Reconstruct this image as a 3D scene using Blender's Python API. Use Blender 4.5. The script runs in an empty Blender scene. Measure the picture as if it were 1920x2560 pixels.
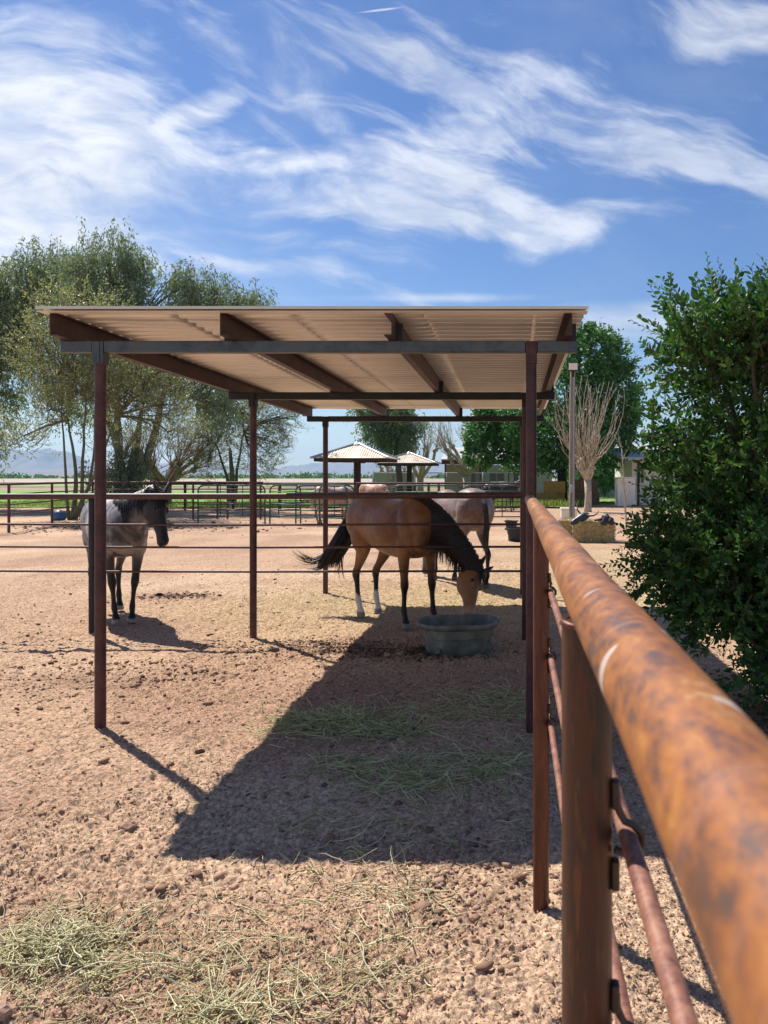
import bpy, math, random
import numpy as np
from mathutils import Vector, Matrix
R = math.radians
scene = bpy.context.scene
COL = scene.collection

# ------------------------------------------------------------------ camera, sky, sun, exposure
EYE = 1.76
FP = 1925.0
cam_data = bpy.data.cameras.new('camera')
cam = bpy.data.objects.new('camera', cam_data)
COL.objects.link(cam)
cam.location = (0, 0, EYE)
cam.rotation_euler = (R(90), 0, 0)
cam_data.sensor_fit = 'VERTICAL'
cam_data.sensor_height = 24.0
cam_data.lens = 24.0 * FP / 2560.0
cam_data.shift_x = (960 - 1287) / 2560.0
cam_data.shift_y = -(1280 - 1190) / 2560.0
cam_data.clip_start = 0.05
cam_data.clip_end = 40000
cam_data.dof.use_dof = True
cam_data.dof.focus_distance = 8.0
cam_data.dof.aperture_fstop = 6.0
scene.camera = cam
scene.view_settings.view_transform = 'Standard'
scene.view_settings.look = 'None'
scene.view_settings.exposure = 0.52
scene.view_settings.gamma = 1.0

SUN = Vector((-0.53, 0.53, 1.0)).normalized()      # towards the sun
sun_el = math.asin(SUN.z)
sun_az = math.atan2(SUN.x, SUN.y)
sl = bpy.data.lights.new('sun', 'SUN')
sl.energy = 5.0
sl.angle = R(0.55)
sl.color = (1.0, 0.95, 0.87)
so = bpy.data.objects.new('sun', sl)
COL.objects.link(so)
so.rotation_euler = SUN.to_track_quat('Z', 'Y').to_euler()

world = bpy.data.worlds.new('World')
scene.world = world
world.use_nodes = True
NT = world.node_tree
for n in list(NT.nodes):
    NT.nodes.remove(n)


class NB:
    """small helper for node trees"""
    def __init__(s, nt):
        s.nt = nt

    def new(s, t, **kw):
        n = s.nt.nodes.new(t)
        for k, v in kw.items():
            setattr(n, k, v)
        return n

    def link(s, a, b):
        s.nt.links.new(a, b)

    def m(s, op, a, b=None, c=None, clamp=False):
        n = s.new('ShaderNodeMath', operation=op)
        n.use_clamp = clamp
        for i, v in enumerate((a, b, c)):
            if v is None:
                continue
            if isinstance(v, (int, float)):
                n.inputs[i].default_value = v
            else:
                s.link(v, n.inputs[i])
        return n.outputs[0]

    def ss(s, x, lo, hi, a=0.0, b=1.0):
        n = s.new('ShaderNodeMapRange', interpolation_type='SMOOTHSTEP')
        s.link(x, n.inputs[0])
        n.inputs[1].default_value = lo
        n.inputs[2].default_value = hi
        n.inputs[3].default_value = a
        n.inputs[4].default_value = b
        return n.outputs[0]

    def comb(s, x, y, z=0.0):
        n = s.new('ShaderNodeCombineXYZ')
        for i, v in enumerate((x, y, z)):
            if isinstance(v, (int, float)):
                n.inputs[i].default_value = v
            else:
                s.link(v, n.inputs[i])
        return n.outputs[0]

    def noise(s, vec, scale, detail=4, rough=0.5, dist=0.0, dims='3D'):
        n = s.new('ShaderNodeTexNoise', noise_dimensions=dims)
        if vec is not None:
            s.link(vec, n.inputs['Vector'])
        n.inputs['Scale'].default_value = scale
        n.inputs['Detail'].default_value = detail
        n.inputs['Roughness'].default_value = rough
        n.inputs['Distortion'].default_value = dist
        return n.outputs[0]

    def ramp(s, fac, stops):
        n = s.new('ShaderNodeValToRGB')
        s.link(fac, n.inputs[0])
        cr = n.color_ramp
        while len(cr.elements) < len(stops):
            cr.elements.new(0.5)
        for e, (p, c) in zip(cr.elements, stops):
            e.position = p
            e.color = (c[0], c[1], c[2], 1)
        return n.outputs[0]

    def mix(s, fac, a, b, blend='MIX'):
        n = s.new('ShaderNodeMix', data_type='RGBA', blend_type=blend)
        for sock, v in ((n.inputs[0], fac), (n.inputs[6], a), (n.inputs[7], b)):
            if isinstance(v, (int, float)):
                sock.default_value = v
            elif isinstance(v, tuple):
                sock.default_value = (v[0], v[1], v[2], 1)
            else:
                s.link(v, sock)
        return n.outputs[2]


def build_sky():
    nb = NB(NT)
    sky = nb.new('ShaderNodeTexSky', sky_type='NISHITA')
    sky.sun_disc = False
    sky.sun_elevation = sun_el
    sky.sun_rotation = sun_az
    sky.altitude = 100
    sky.air_density = 1.0
    sky.dust_density = 0.2
    sky.ozone_density = 2.2
    tc = nb.new('ShaderNodeTexCoord')
    sep = nb.new('ShaderNodeSeparateXYZ')
    nb.link(tc.outputs['Generated'], sep.inputs[0])
    dx, dy, dz = sep.outputs
    yy = nb.m('MAXIMUM', nb.m('ABSOLUTE', dy), 0.12)
    u = nb.m('DIVIDE', dx, yy)          # direction slopes: clouds lie at infinity
    v = nb.m('DIVIDE', dz, yy)
    # domain warp
    p0 = nb.comb(u, v)
    w1 = nb.noise(p0, 3.2, 3, 0.5)
    w2 = nb.noise(nb.comb(nb.m('ADD', u, 7.3), v), 3.2, 3, 0.5)
    uw = nb.m('ADD', u, nb.m('MULTIPLY', nb.m('SUBTRACT', w1, 0.5), 0.16))
    vw = nb.m('ADD', v, nb.m('MULTIPLY', nb.m('SUBTRACT', w2, 0.5), 0.13))

    def streak(ang, sx, sy, detail, rough, off=0.0):
        a = R(ang)
        ru = nb.m('ADD', nb.m('MULTIPLY', uw, math.cos(a)), nb.m('MULTIPLY', vw, math.sin(a)))
        rv = nb.m('ADD', nb.m('MULTIPLY', uw, -math.sin(a)), nb.m('MULTIPLY', vw, math.cos(a)))
        return nb.noise(nb.comb(nb.m('MULTIPLY', ru, sx), nb.m('MULTIPLY', rv, sy), off), 1.0, detail, rough, 0.4)
    nA = streak(-20, 2.6, 10.0, 7, 0.60, 1.0)
    nB = streak(-6, 3.2, 9.0, 8, 0.62, 5.0)
    nC = streak(-48, 3.5, 12.0, 6, 0.58, 9.0)
    nF = streak(-12, 9.0, 26.0, 5, 0.6, 3.0)

    def blob(px, py, rx, ry, ang, warp=1.0):
        cu, cv = (px - 1287) / FP, (1190 - py) / FP
        a = R(ang)
        U, V = (uw, vw) if warp else (u, v)
        du = nb.m('SUBTRACT', U, cu)
        dv = nb.m('SUBTRACT', V, cv)
        ru = nb.m('ADD', nb.m('MULTIPLY', du, math.cos(a)), nb.m('MULTIPLY', dv, math.sin(a)))
        rv = nb.m('ADD', nb.m('MULTIPLY', du, -math.sin(a)), nb.m('MULTIPLY', dv, math.cos(a)))
        ru = nb.m('DIVIDE', ru, rx / FP)
        rv = nb.m('DIVIDE', rv, ry / FP)
        d = nb.m('SQRT', nb.m('ADD', nb.m('MULTIPLY', ru, ru), nb.m('MULTIPLY', rv, rv)))
        return nb.m('SUBTRACT', 1.0, d)           # 1 at centre, 0 at rim

    def layer(blobs, noise, gain, thr, amp):
        acc = None
        for b, s in blobs:
            b = nb.m('MULTIPLY', nb.m('MAXIMUM', b, -1.0), s)
            acc = b if acc is None else nb.m('MAXIMUM', acc, b)
        val = nb.m('ADD', acc, nb.m('MULTIPLY', nb.m('SUBTRACT', noise, 0.5), gain))
        return nb.m('MULTIPLY', nb.ss(val, thr, thr + 0.75), amp)
    L1 = layer([(blob(60, 420, 440, 230, -8), 1.0), (blob(60, 600, 420, 120, 0), 0.8), (blob(400, 330, 150, 30, 38), 0.6), (blob(160, 330, 330, 120, -20), 0.9)], nB, 2.3, -0.25, 1.0)
    L2 = layer([(blob(1090, 540, 620, 110, 0), 1.0), (blob(1150, 460, 300, 120, -12), 1.0),
                (blob(760, 410, 240, 30, -8), 0.3), (blob(720, 575, 330, 32, -4), 0.6)], nB, 3.0, -0.06, 0.82)
    L3 = layer([(blob(1150, 215, 760, 150, -16), 0.8), (blob(1650, 370, 420, 60, -17), 0.95), (blob(1400, 160, 520, 80, -12), 0.8),
                (blob(620, 150, 260, 110, -20), 0.5), (blob(1150, 300, 420, 50, -10), 0.7)], nA, 4.6, 0.12, 0.60)
    L4 = layer([(blob(780, 330, 260, 90, -45), 0.7), (blob(900, 200, 260, 90, -35), 0.5)], nC, 3.0, 0.1, 0.55)
    L5 = layer([(blob(140, 130, 340, 130, -15), 0.8), (blob(1780, 60, 280, 100, 10), 0.8), (blob(620, 655, 220, 34, 0), 0.55),
                (blob(300, 240, 160, 50, -10), .5)], nA, 2.8, 0.05, 0.72)
    L6 = layer([(blob(1560, 800, 330, 62, 0, 0), 1.0), (blob(1100, 745, 420, 16, 0, 0), .5), (blob(1000, 1080, 700, 40, 0, 0), 0.5)], nB, 1.2, -0.05, 0.6)
    L7 = nb.m('MULTIPLY', nb.ss(blob(952, 25, 75, 4.5, 7, 0), 0.0, 0.9), 0.75)
    veil = nb.m('MULTIPLY', nb.ss(nb.noise(p0, 2.2, 4, 0.55), 0.42, 0.72), 0.16)
    veil = nb.m('MULTIPLY', veil, nb.ss(v, 0.05, 0.25))
    d = None
    for L in (L1, L2, L3, L4, L5, L6, L7, veil):
        inv = nb.m('SUBTRACT', 1.0, L, clamp=True)
        d = inv if d is None else nb.m('MULTIPLY', d, inv)
    dens = nb.m('SUBTRACT', 1.0, d, clamp=True)
    front = nb.ss(dz, 0.0, 0.03)
    dens = nb.m('MULTIPLY', dens, front)
    dens = nb.m('MULTIPLY', dens, nb.ss(nF, .34, .62, .58, 1.0))
    shade = nb.m('ADD', 6.7, nb.m('ADD', nb.m('MULTIPLY', nb.m('SUBTRACT', nF, 0.5), 2.0), nb.m('MULTIPLY', nb.m('SUBTRACT', nB, 0.5), 4.0)))
    cc = nb.new('ShaderNodeVectorMath', operation='SCALE')
    cc.inputs[0].default_value = (0.97, 1.0, 1.07)
    nb.link(shade, cc.inputs['Scale'])
    hs = nb.new('ShaderNodeHueSaturation')
    hs.inputs['Saturation'].default_value = 1.28
    hs.inputs['Hue'].default_value = 0.512
    hs.inputs['Value'].default_value = 0.80
    nb.link(sky.outputs[0], hs.inputs['Color'])
    col = nb.mix(dens, hs.outputs[0], cc.outputs[0])
    bg = nb.new('ShaderNodeBackground')
    bg.inputs['Strength'].default_value = 0.096
    nb.link(col, bg.inputs['Color'])
    out = nb.new('ShaderNodeOutputWorld')
    nb.link(bg.outputs[0], out.inputs['Surface'])


build_sky()
world.cycles.sampling_method = 'MANUAL'
world.cycles.sample_map_resolution = 1024


# ------------------------------------------------------------------ small helpers
def P(px, py, d):
    """point of the place seen at photo pixel (px, py), d metres ahead"""
    return Vector(((px - 1287) / FP * d, d, EYE - (py - 1190) / FP * d))


def s2l(h):
    h = h.lstrip('#')
    o = []
    for i in (0, 2, 4):
        c = int(h[i:i + 2], 16) / 255
        o.append(c / 12.92 if c < 0.04045 else ((c + 0.055) / 1.055) ** 2.4)
    return tuple(o)


ORG = {}


def tag(o, label=None, cat=None, group=None, kind=None):
    if label:
        o['label'] = label
    if cat:
        o['category'] = cat
    if group:
        o['group'] = group
    if kind:
        o['kind'] = kind
    return o


def thing(name, label, cat, loc=(0, 0, 0), rz=0.0, group=None, local=False):
    o = bpy.data.objects.new(name, None)
    o.empty_display_size = 0.2
    COL.objects.link(o)
    o.location = loc
    o.rotation_euler = (0, 0, rz)
    ORG[o.name] = Vector((0, 0, 0)) if local else Vector(loc)
    return tag(o, label, cat, group)


class MB:
    def __init__(s):
        s.v = []
        s.f = []
        s.n = 0

    def add(s, v, f):
        v = np.asarray(v, dtype=np.float64).reshape(-1, 3)
        s.v.append(v)
        b = s.n
        for q in f:
            s.f.append(tuple(i + b for i in q))
        s.n += len(v)
        return s

    def addarr(s, v, fa):
        """fa: (n,k) int array"""
        v = np.asarray(v, dtype=np.float64).reshape(-1, 3)
        s.v.append(v)
        s.f.extend(map(tuple, (np.asarray(fa) + s.n).tolist()))
        s.n += len(v)
        return s

    def box(s, lo, hi, bevel=0.0, M=None):
        (x0, y0, z0), (x1, y1, z1) = lo, hi
        if bevel <= 0:
            v = [(x0, y0, z0), (x1, y0, z0), (x1, y1, z0), (x0, y1, z0), (x0, y0, z1), (x1, y0, z1), (x1, y1, z1), (x0, y1, z1)]
            f = [(0, 3, 2, 1), (4, 5, 6, 7), (0, 1, 5, 4), (1, 2, 6, 5), (2, 3, 7, 6), (3, 0, 4, 7)]
        else:
            b = bevel
            ring = lambda e, z: [(x0 + e + 0, y0 + b, z) if 0 else None]
            def rr(i, z):
                c = b if i == 0 else 0
                X0, X1, Y0, Y1 = x0 + c, x1 - c, y0 + c, y1 - c
                k = b
                return [(X0 + k, Y0, z), (X1 - k, Y0, z), (X1, Y0 + k, z), (X1, Y1 - k, z), (X1 - k, Y1, z), (X0 + k, Y1, z), (X0, Y1 - k, z), (X0, Y0 + k, z)]
            v = rr(0, z0) + rr(1, z0 + b) + rr(1, z1 - b) + rr(0, z1)
            f = [tuple(range(7, -1, -1)), tuple(range(24, 32))]
            for k in range(3):
                for i in range(8):
                    j = (i + 1) % 8
                    f.append((k * 8 + i, k * 8 + j, k * 8 + 8 + j, k * 8 + 8 + i))
        if M is not None:
            v = [tuple(M @ Vector(p)) for p in v]
        return s.add(v, f)

    def tube(s, pts, rad, seg=8, cap=True, squash=None):
        pts = [Vector(p) for p in pts]
        n = len(pts)
        if isinstance(rad, (int, float)):
            rad = [rad] * n
        tang = []
        for i in range(n):
            a = pts[max(0, i - 1)]
            b = pts[min(n - 1, i + 1)]
            t = (b - a)
            tang.append(t.normalized() if t.length > 1e-9 else Vector((0, 0, 1)))
        t0 = tang[0]
        up = Vector((0, 0, 1)) if abs(t0.z) < 0.9 else Vector((1, 0, 0))
        nrm = (up - t0 * up.dot(t0)).normalized()
        V = []
        for i in range(n):
            t = tang[i]
            nrm = (nrm - t * nrm.dot(t))
            if nrm.length < 1e-6:
                nrm = t.orthogonal()
            nrm.normalize()
            bi = t.cross(nrm)
            for k in range(seg):
                a = 2 * math.pi * k / seg
                V.append(tuple(pts[i] + (nrm * math.cos(a) + bi * math.sin(a)) * rad[i]))
        F = []
        for i in range(n - 1):
            for k in range(seg):
                j = (k + 1) % seg
                F.append((i * seg + k, i * seg + j, (i + 1) * seg + j, (i + 1) * seg + k))
        if cap:
            F.append(tuple(range(seg - 1, -1, -1)))
            F.append(tuple((n - 1) * seg + k for k in range(seg)))
        return s.add(V, F)

    def build(s, name, mat, parent=None, smooth=False, angle=None, colors=None, world=True):
        V = np.concatenate(s.v) if s.v else np.zeros((0, 3))
        if parent is not None and world:
            V = V - np.array(ORG.get(parent.name, Vector((0, 0, 0))))
        me = bpy.data.meshes.new(name)
        me.from_pydata(V.tolist(), [], s.f)
        me.validate(verbose=False)
        if colors is not None:
            ca = me.color_attributes.new('Col', 'FLOAT_COLOR', 'POINT')
            c4 = np.ones((len(V), 4), dtype=np.float32)
            c4[:, :3] = colors
            ca.data.foreach_set('color', c4.ravel())
        if mat is not None:
            me.materials.append(mat)
        if smooth:
            me.polygons.foreach_set('use_smooth', [True] * len(me.polygons))
            if angle:
                try:
                    me.set_sharp_from_angle(angle=R(angle))
                except Exception:
                    pass
        o = bpy.data.objects.new(name, me)
        COL.objects.link(o)
        if parent is not None:
            o.parent = parent
            ORG[o.name] = ORG.get(parent.name, Vector((0, 0, 0)))
        return o


def fastmesh(name, V, F, mat, parent=None, smooth=False, colors=None):
    """V (n,3) float, F (m,k) int, k constant"""
    V = np.asarray(V, dtype=np.float32)
    if parent is not None:
        V = V - np.array(ORG.get(parent.name, Vector((0, 0, 0))), dtype=np.float32)
    F = np.asarray(F, dtype=np.int32)
    me = bpy.data.meshes.new(name)
    me.vertices.add(len(V))
    me.vertices.foreach_set('co', V.ravel())
    m, k = F.shape
    me.loops.add(m * k)
    me.loops.foreach_set('vertex_index', F.ravel())
    me.polygons.add(m)
    me.polygons.foreach_set('loop_start', np.arange(0, m * k, k, dtype=np.int32))
    if smooth:
        me.polygons.foreach_set('use_smooth', np.ones(m, dtype=bool))
    if colors is not None:
        ca = me.color_attributes.new('Col', 'FLOAT_COLOR', 'POINT')
        c4 = np.ones((len(V), 4), dtype=np.float32)
        c4[:, :3] = colors
        ca.data.foreach_set('color', c4.ravel())
    me.update(calc_edges=True)
    me.materials.append(mat)
    o = bpy.data.objects.new(name, me)
    COL.objects.link(o)
    if parent is not None:
        o.parent = parent
        ORG[o.name] = ORG.get(parent.name, Vector((0, 0, 0)))
    return o


def vnoise(x, y, seed=0):
    xi = np.floor(x).astype(np.int64)
    yi = np.floor(y).astype(np.int64)
    xf = x - xi
    yf = y - yi
    xf = xf * xf * xf * (xf * (xf * 6 - 15) + 10)
    yf = yf * yf * yf * (yf * (yf * 6 - 15) + 10)

    def h(a, b):
        n = (a * 374761393 + b * 668265263 + seed * 974634777) & 0xFFFFFFFF
        n = ((n ^ (n >> 13)) * 1274126177) & 0xFFFFFFFF
        n = (n ^ (n >> 16)) & 0xFFFF
        return n / 65535.0
    a, b, c, d = h(xi, yi), h(xi + 1, yi), h(xi, yi + 1), h(xi + 1, yi + 1)
    return (a + (b - a) * xf) * (1 - yf) + (c + (d - c) * xf) * yf


def fbm(x, y, octs, seed=0, gain=0.5):
    s = np.zeros_like(x)
    a = 1.0
    t = 0
    for i in range(octs):
        s += a * vnoise(x * 2 ** i + 17.3 * i, y * 2 ** i - 9.1 * i, seed + i)
        t += a
        a *= gain
    return s / t


# ------------------------------------------------------------------ materials
def new_mat(name):
    m = bpy.data.materials.new(name)
    m.use_nodes = True
    nt = m.node_tree
    b = nt.nodes['Principled BSDF']
    return m, NB(nt), b


def mat_noise(name, stops, scale=5.0, rough=0.7, bump=0.0, bscale=None, detail=6, stretch=(1, 1, 1), metal=0.0, spec=0.5, nr=0.55, bdist=0.01, coords='Object', dist=0.3, rvar=0.0):
    m, nb, b = new_mat(name)
    tc = nb.new('ShaderNodeTexCoord')
    mp = nb.new('ShaderNodeMapping')
    nb.link(tc.outputs[coords], mp.inputs[0])
    mp.inputs['Scale'].default_value = stretch
    n = nb.noise(mp.outputs[0], scale, detail, nr, dist)
    if len(stops) == 1:
        b.inputs['Base Color'].default_value = (*stops[0], 1)
    else:
        k = len(stops)
        st = [(0.28 + 0.44 * i / (k - 1), c) for i, c in enumerate(stops)]
        nb.link(nb.ramp(n, st), b.inputs['Base Color'])
    b.inputs['Roughness'].default_value = rough
    if rvar:
        nb.link(nb.ss(n, .3, .7, rough - rvar, rough + rvar), b.inputs['Roughness'])
    b.inputs['Metallic'].default_value = metal
    b.inputs['Specular IOR Level'].default_value = spec
    if bump:
        n2 = nb.noise(mp.outputs[0], bscale or scale * 4, 6, 0.6)
        bp = nb.new('ShaderNodeBump')
        bp.inputs['Strength'].default_value = bump
        bp.inputs['Distance'].default_value = bdist
        nb.link(n2, bp.inputs['Height'])
        nb.link(bp.outputs[0], b.inputs['Normal'])
    return m


def leaf_mat(name, c1, c2, c3=None, trans=0.35, rough=0.45, spec=0.4, scale=1.2):
    """leaf: diffuse + gloss, with light passing through from behind"""
    m, nb, b = new_mat(name)
    geo = nb.new('ShaderNodeNewGeometry')
    tc = nb.new('ShaderNodeTexCoord')
    big = nb.noise(tc.outputs['Object'], scale, 3, 0.6)
    r = nb.m('ADD', nb.m('MULTIPLY', geo.outputs['Random Per Island'], 0.6), nb.m('MULTIPLY', big, 0.5), clamp=True)
    col = nb.ramp(r, [(0.1, c1), (0.55, c2), (0.95, c3 or c2)])
    nb.link(col, b.inputs['Base Color'])
    b.inputs['Roughness'].default_value = rough
    b.inputs['Specular IOR Level'].default_value = spec
    tr = nb.new('ShaderNodeBsdfTranslucent')
    mx = nb.mix(0.5, col, (min(1, c2[0] * 2.0), min(1, c2[1] * 2.1), c2[2] * 0.7))
    nb.link(mx, tr.inputs['Color'])
    ms = nb.new('ShaderNodeMixShader')
    ms.inputs[0].default_value = trans
    nb.link(b.outputs[0], ms.inputs[1])
    nb.link(tr.outputs[0], ms.inputs[2])
    out = [n for n in nb.nt.nodes if n.type == 'OUTPUT_MATERIAL'][0]
    nb.link(ms.outputs[0], out.inputs['Surface'])
    return m


def rust_mat(name, stops, scale=9, metal=0.0, rough=0.62, scuffs=False, ring=False, bump=0.25, stretch=None):
    m, nb, b = new_mat(name)
    tc = nb.new('ShaderNodeTexCoord')
    co = tc.outputs['Object']
    cs = co
    if stretch:
        mq = nb.new('ShaderNodeMapping')
        mq.inputs['Scale'].default_value = stretch
        nb.link(co, mq.inputs[0])
        cs = mq.outputs[0]
    n1 = nb.noise(cs, scale, 8, 0.66, 0.3)
    n2 = nb.noise(cs, scale * 6, 5, 0.65)
    f = nb.m('ADD', nb.m('MULTIPLY', n1, 0.6), nb.m('MULTIPLY', n2, 0.4))
    k = len(stops)
    col = nb.ramp(f, [(0.38 + 0.24 * i / (k - 1), c) for i, c in enumerate(stops)])
    if ring:      # faint turning marks round the pipe
        mp = nb.new('ShaderNodeMapping')
        mp.inputs['Scale'].default_value = (3.0, 16.0, 3.0)
        mp.inputs['Rotation'].default_value = (0.3, 0.2, 0.35)
        nb.link(co, mp.inputs[0])
        n3 = nb.noise(mp.outputs[0], 2.2, 3, 0.5, 0.8)
        col = nb.mix(nb.ss(n3, 0.55, 0.78, 0.0, 0.45), col, s2l('b98a74'))
    if scuffs:
        mp = nb.new('ShaderNodeMapping')
        mp.inputs['Scale'].default_value = (7.0, 17.0, 7.0)
        mp.inputs['Rotation'].default_value = (0.0, 0.35, 0.5)
        nb.link(co, mp.inputs[0])
        n4 = nb.noise(mp.outputs[0], 1.0, 1, 0.4, 0.2)
        col = nb.mix(nb.ss(n4, 0.70, 0.715, 0.0, 0.7), col, s2l('d8cdc4'))
    nb.link(col, b.inputs['Base Color'])
    b.inputs['Roughness'].default_value = rough
    b.inputs['Metallic'].default_value = metal
    bp = nb.new('ShaderNodeBump')
    bp.inputs['Strength'].default_value = bump
    bp.inputs['Distance'].default_value = 0.003
    nb.link(n2, bp.inputs['Height'])
    nb.link(bp.outputs[0], b.inputs['Normal'])
    return m


M = {}
M['rail'] = rust_mat('rusty_orange_pipe', [s2l('5a463c'), s2l('6e4a38'), s2l('8f5a36'), s2l('a06534'), s2l('ad733c'), s2l('bb9068')], 13, 0.1, 0.42, scuffs=True, ring=True, stretch=(1, .5, 1))
M['fpost'] = rust_mat('rusty_brown_pipe', [s2l('2b2423'), s2l('3a2c27'), s2l('54301d'), s2l('3f302b'), s2l('6a4226')], 16, 0.2, 0.42, bump=0.4, stretch=(1, 1, .14))
M['fpost2'] = rust_mat('orange_brown_pipe', [s2l('3c2018'), s2l('50281a'), s2l('64321f'), s2l('744028')], 14, 0.15, 0.45, bump=0.3, stretch=(1, 1, .12))
M['rod'] = rust_mat('rusty_pink_rod', [s2l('5e4038'), s2l('7d5244'), s2l('946450'), s2l('a07660')], 16, 0.1, 0.5)
M['maroon'] = rust_mat('maroon_oxide_steel', [s2l('36232a'), s2l('47282b'), s2l('55302f'), s2l('5e3a34')], 6, 0.15, 0.5)
M['purlin'] = rust_mat('red_primer_channel', [s2l('35262b'), s2l('402c30'), s2l('4d3636'), s2l('5a443f')], 5, 0.1, 0.55)
M['blue'] = rust_mat('blue_grey_mill_steel', [s2l('3d464e'), s2l('4a5359'), s2l('566068'), s2l('5c5a58')], 5, 0.35, 0.5, bump=0.1)
M['darksteel'] = rust_mat('dark_mill_steel', [s2l('22252a'), s2l('2a2c31'), s2l('34343a')], 6, 0.35, 0.5, bump=0.1)
M['darkrail'] = rust_mat('dark_purple_brown_pipe', [s2l('3c2a2c'), s2l('4b3234'), s2l('573a38'), s2l('614440')], 9, 0.1, 0.55)
M['farrail'] = rust_mat('weathered_maroon_rail', [s2l('4a3230'), s2l('5a3a36'), s2l('6b4a42')], 6, 0.0, 0.65)
M['green'] = rust_mat('dark_green_panel_paint', [s2l('26403a'), s2l('2e5046'), s2l('395c50')], 9, 0.0, 0.45, bump=0.05)
M['black_rubber'] = mat_noise('black_rubber', [s2l('1c1d1f'), s2l('2b2c2e')], 12, 0.6, 0.1)
M['tub'] = mat_noise('dusty_grey_green_rubber', [s2l('505249'), s2l('66665c'), s2l('7d796c'), s2l('948b79')], 7, 0.6, 0.15, bscale=40, bdist=.003)
M['galv'] = mat_noise('galvanised_steel', [s2l('8e9498'), s2l('a9aeb0')], 20, 0.4, metal=0.3)
M['white'] = mat_noise('white_paint', [s2l('d8d6cd'), s2l('ebe9e0')], 2, 0.7, 0.05)
M['cream'] = mat_noise('cream_paint', [s2l('e6dfc9'), s2l('f2ecdc')], 2, 0.7, 0.05)
M['darkwood'] = mat_noise('dark_wood', [s2l('352621'), s2l('4a352c')], 6, 0.8, 0.2, stretch=(1, 1, .2))
M['glass'] = mat_noise('dark_window_glass', [s2l('20272c'), s2l('2c343a')], 1, 0.1)
M['timber'] = mat_noise('weathered_timber', [s2l('6e6258'), s2l('8d8176'), s2l('a3988b')], 8, 0.85, 0.4, stretch=(3, 3, .25), bscale=20)
M['hair_black'] = mat_noise('black_horse_hair', [s2l('0e0c0d'), s2l('1c1818'), s2l('2a2423')], 30, 0.42, spec=.5)
M['hair_grey'] = mat_noise('dark_grey_horse_hair', [s2l('28262a'), s2l('454347')], 30, 0.5)
M['hair_cream'] = mat_noise('cream_horse_hair', [s2l('cbb8a2'), s2l('e0d3c3')], 30, 0.5)
# ------------------------------------------------------------------ the ground: one sheet out to the horizon
rng = np.random.default_rng(7)


def ground_h(x, y):
    near = np.clip((34 - np.hypot(x, y)) / 20, 0.15, 1)
    h = 0.05 * (fbm(x * 0.45, y * 0.45, 3, 1) - 0.5)
    h += 0.045 * (fbm(x * 2.1, y * 2.1, 3, 5) - 0.5)
    rd = np.abs(fbm(x * 5.5, y * 5.5, 3, 11) - 0.5) * 2
    h += 0.030 * (rd - 0.2) * near
    cl = fbm(x * 16, y * 16, 3, 21)
    patch = np.clip(fbm(x * 1.1, y * 1.1, 3, 31) * 2.4 - 0.75, 0, 1)
    h += 0.026 * np.clip(cl - 0.53, 0, 1) * (0.3 + patch) * near * 1.6
    c2 = fbm(x * 31 + 5, y * 31, 3, 47, .6)
    h += 0.013 * np.clip(np.abs(c2 - .5) * 2, 0, .5) * near * (0.6 + patch)
    h += 0.010 * (vnoise(x * 48, y * 48, 41) - 0.5) * near * (0.5 + patch)
    h += 0.004 * (vnoise(x * 95, y * 95, 43) - 0.5) * near
    # the lane outside the right fence is flatter
    lane = np.clip((x - 0.2) / 0.5, 0, 1)
    h = h * (1 - 0.68 * lane)
    return h - 0.012


def gz(x, y):
    return float(ground_h(np.array([float(x)]), np.array([float(y)]))[0])


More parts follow.
